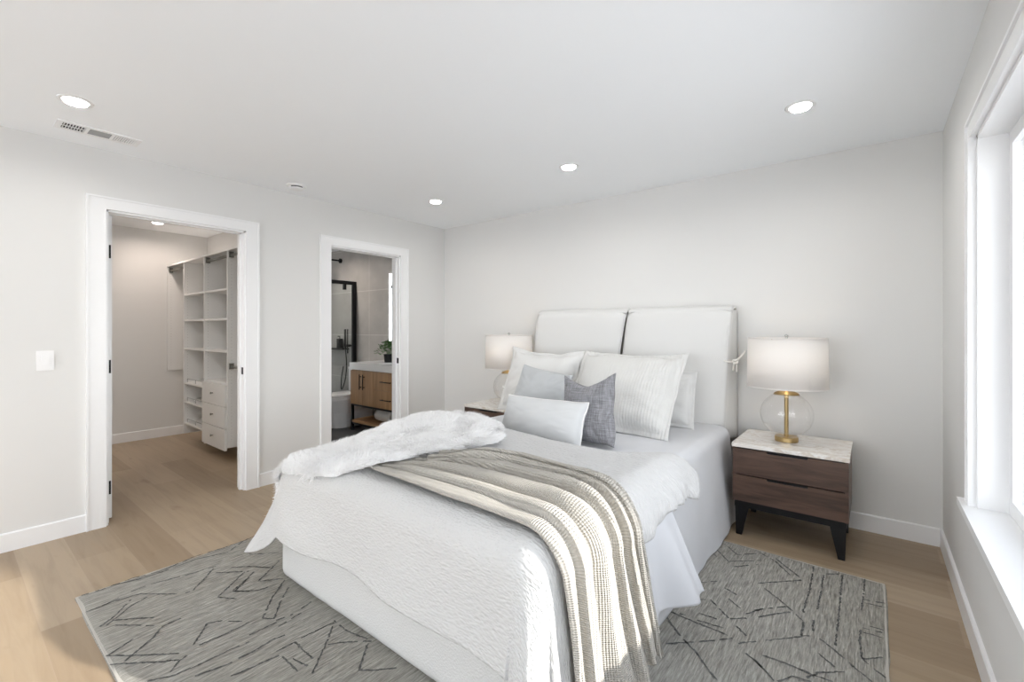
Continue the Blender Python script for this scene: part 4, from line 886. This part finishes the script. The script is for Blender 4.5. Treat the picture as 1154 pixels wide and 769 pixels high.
pillow('throw_pillow', 'dark grey woven square pillow with pointed corners in the middle of the bed', 'pillow', 'linen', (-1.345, 2.42, .600), .385, .43, .17, 11, -8, 6, pinch=.10, seed=8, wr=.012, dip=.05, sag=.5, uvs=1.0)
pillow('lumbar_pillow', 'long off-white rectangular pillow in front of all the others', 'pillow', 'lumbar', (-1.60, 2.26, .600), .61, .285, .19, 22, -2, 1, pinch=.05, seed=2, wr=.005, piping='piping')
# ------------------------------------------------------------------ bedside chests and lamps
def nightstand(label, x, y):
    t = thing('nightstand', label, 'nightstand', (x, y, 0), group='matching bedside chests')
    w2, d = .298, .50          # half width, depth; origin = centre of the front edge, depth runs to +y
    obj('top', B((-w2-.004, w2+.004, -.004, d, .556, .580)), 'marble', t, bevel=.002)
    obj('side_panel', B((-w2, -w2+.018, 0, d-.01, .215, .556)), 'walnut_side', t, bevel=.001); obj('side_panel', B((w2-.018, w2, 0, d-.01, .215, .556)), 'walnut_side', t, bevel=.001)
    obj('carcass', B((-w2+.018, w2-.018, .022, d-.012, .215, .556)), 'black', t)
    for z0_, z1_ in ((.388, .548), (.219, .381)):
        # drawer front with a finger notch in the top edge
        bm = B((-w2+.003, w2-.003, -.002, .016, z0_, z1_-.012), (-w2+.003, -.105, -.002, .016, z1_-.012, z1_), (.105, w2-.003, -.002, .016, z1_-.012, z1_), (-.105, .105, .008, .016, z1_-.012, z1_))
        dr = obj('drawer', bm, 'walnut', t)
        obj('finger_pull', B((-.105, .105, .0, .0085, z1_-.010, z1_-.0005)), 'black', dr)
    obj('base_frame', B((-w2+.01, w2-.01, .006, .030, .178, .215), (-w2+.01, w2-.01, d-.04, d-.02, .178, .215), (-w2+.01, -w2+.034, .03, d-.04, .178, .215), (w2-.034, w2-.01, .03, d-.04, .178, .215)), 'black', t, bevel=.001)
    for sx in (-1, 1):
        for fy in (0, 1):
            bm = bmesh.new(); yt = .010 if fy == 0 else d-.022; yb = yt
            rows = []
            for z, a, b2 in ((.178, w2-.088, w2-.012), (0.0, w2-.050, w2-.018)):
                dy = .0
                rows.append([bm.verts.new((sx*a, yt+dy-.002 if fy == 0 else yt-.024, z)), bm.verts.new((sx*b2, yt+dy-.002 if fy == 0 else yt-.024, z)), bm.verts.new((sx*b2, yt+.028 if fy == 0 else yt, z)), bm.verts.new((sx*a, yt+.028 if fy == 0 else yt, z))])
            bm.faces.new(rows[0]); bm.faces.new(rows[1][::-1])
            for k in range(4): bm.faces.new((rows[0][k], rows[1][k], rows[1][(k+1) % 4], rows[0][(k+1) % 4]))
            bmesh.ops.recalc_face_normals(bm, faces=bm.faces); obj('leg', bm, 'black', t, bevel=.0015)
    return t
ns = nightstand('dark walnut two-drawer bedside chest with a marble top on the window side of the bed', -.402, 3.145)
dup(ns, (-2.78, 3.145, 0), 'dark walnut bedside chest mostly hidden behind the bed, below the farther lamp')
def table_lamp(label, x, y, z):
    t = thing('table_lamp', label, 'lamp', (x, y, z), group='glass globe table lamps')
    obj('base', lathe([(0, 0), (.066, 0), (.067, .004), (.067, .026), (.064, .030), (.020, .031), (0, .031)], n=48), 'brass', t, smooth=False, bevel=.0)
    obj('stem', lathe([(.0125, .03), (.0125, .335), (0, .335)], n=20), 'brass', t, smooth=False)
    Rg = .150; zc = .172; pr = []
    for k in range(41):
        a = math.radians(-62+k*(62+68)/40); pr.append((Rg*math.cos(a), zc+Rg*.95*math.sin(a)))
    gl = obj('glass_globe', lathe(pr, n=64), 'glass', t, smooth=True)
    zt_ = pr[-1][1]
    obj('cap', lathe([(.056, zt_-.006), (.074, zt_-.004), (.066, zt_+.006), (.045, zt_+.016), (.016, zt_+.023), (.010, zt_+.06), (0, zt_+.06)], n=40), 'brass', t, smooth=True)
    s0, s1, r0, r1 = .350, .662, .228, .222
    sh = bmesh.new(); lathe([(r0, s0), (r1, s1)], n=64, bm=sh)
    so = obj('lamp_shade', sh, 'shade', t, smooth=True); m_ = so.modifiers.new('solid', 'SOLIDIFY'); m_.thickness = .0025; m_.offset = -1
    for rr_, zz in ((r0, s0), (r1, s1)):
        obj('shade_trim', tube([(rr_*math.cos(a*PI/32), rr_*math.sin(a*PI/32), zz) for a in range(65)], .0035, 6, caps=False), 'shade', so, smooth=True)
    bm = bmesh.new()
    for a in (.3, .3+2*PI/3, .3+4*PI/3): tube([(0, 0, s1-.012), (r1*math.cos(a), r1*math.sin(a), s1-.004)], .0022, 6, bm)
    hp = smoothpath([(.0, .0, zt_+.06), (.055, 0, zt_+.09), (.055, 0, s1-.10), (.0, 0, s1-.012)], 8); tube(hp, .0022, 6, bm)
    tube([(-p.x, p.y, p.z) for p in hp], .0022, 6, bm)
    obj('harp', bm, 'brass', t, smooth=True)
    obj('finial', lathe([(0, s1-.014), (.012, s1-.012), (.014, s1-.004), (.006, s1+.002), (.011, s1+.012), (.012, s1+.018), (0, s1+.026)], n=20), 'chrome', t, smooth=True)
    obj('bulb', lathe([(0, .53), (.018, .525), (.030, .505), (.030, .485), (.015, .45), (.013, .42), (0, .42)], n=20), 'bulb', t, smooth=True)
    return t
lp = table_lamp('glass globe table lamp with a white drum shade on the chest nearest the window', -.437, 3.40, .580)
dup(lp, (-2.735, 3.40, .580), 'glass globe table lamp with a glowing white drum shade, far side of the headboard')
for x in (-.437, -2.735): light('lamp_bulb', 'POINT', (x, 3.40, .580+.50), 8 if x > -1 else 10, (1, .72, .45), shadow_soft_size=.03)
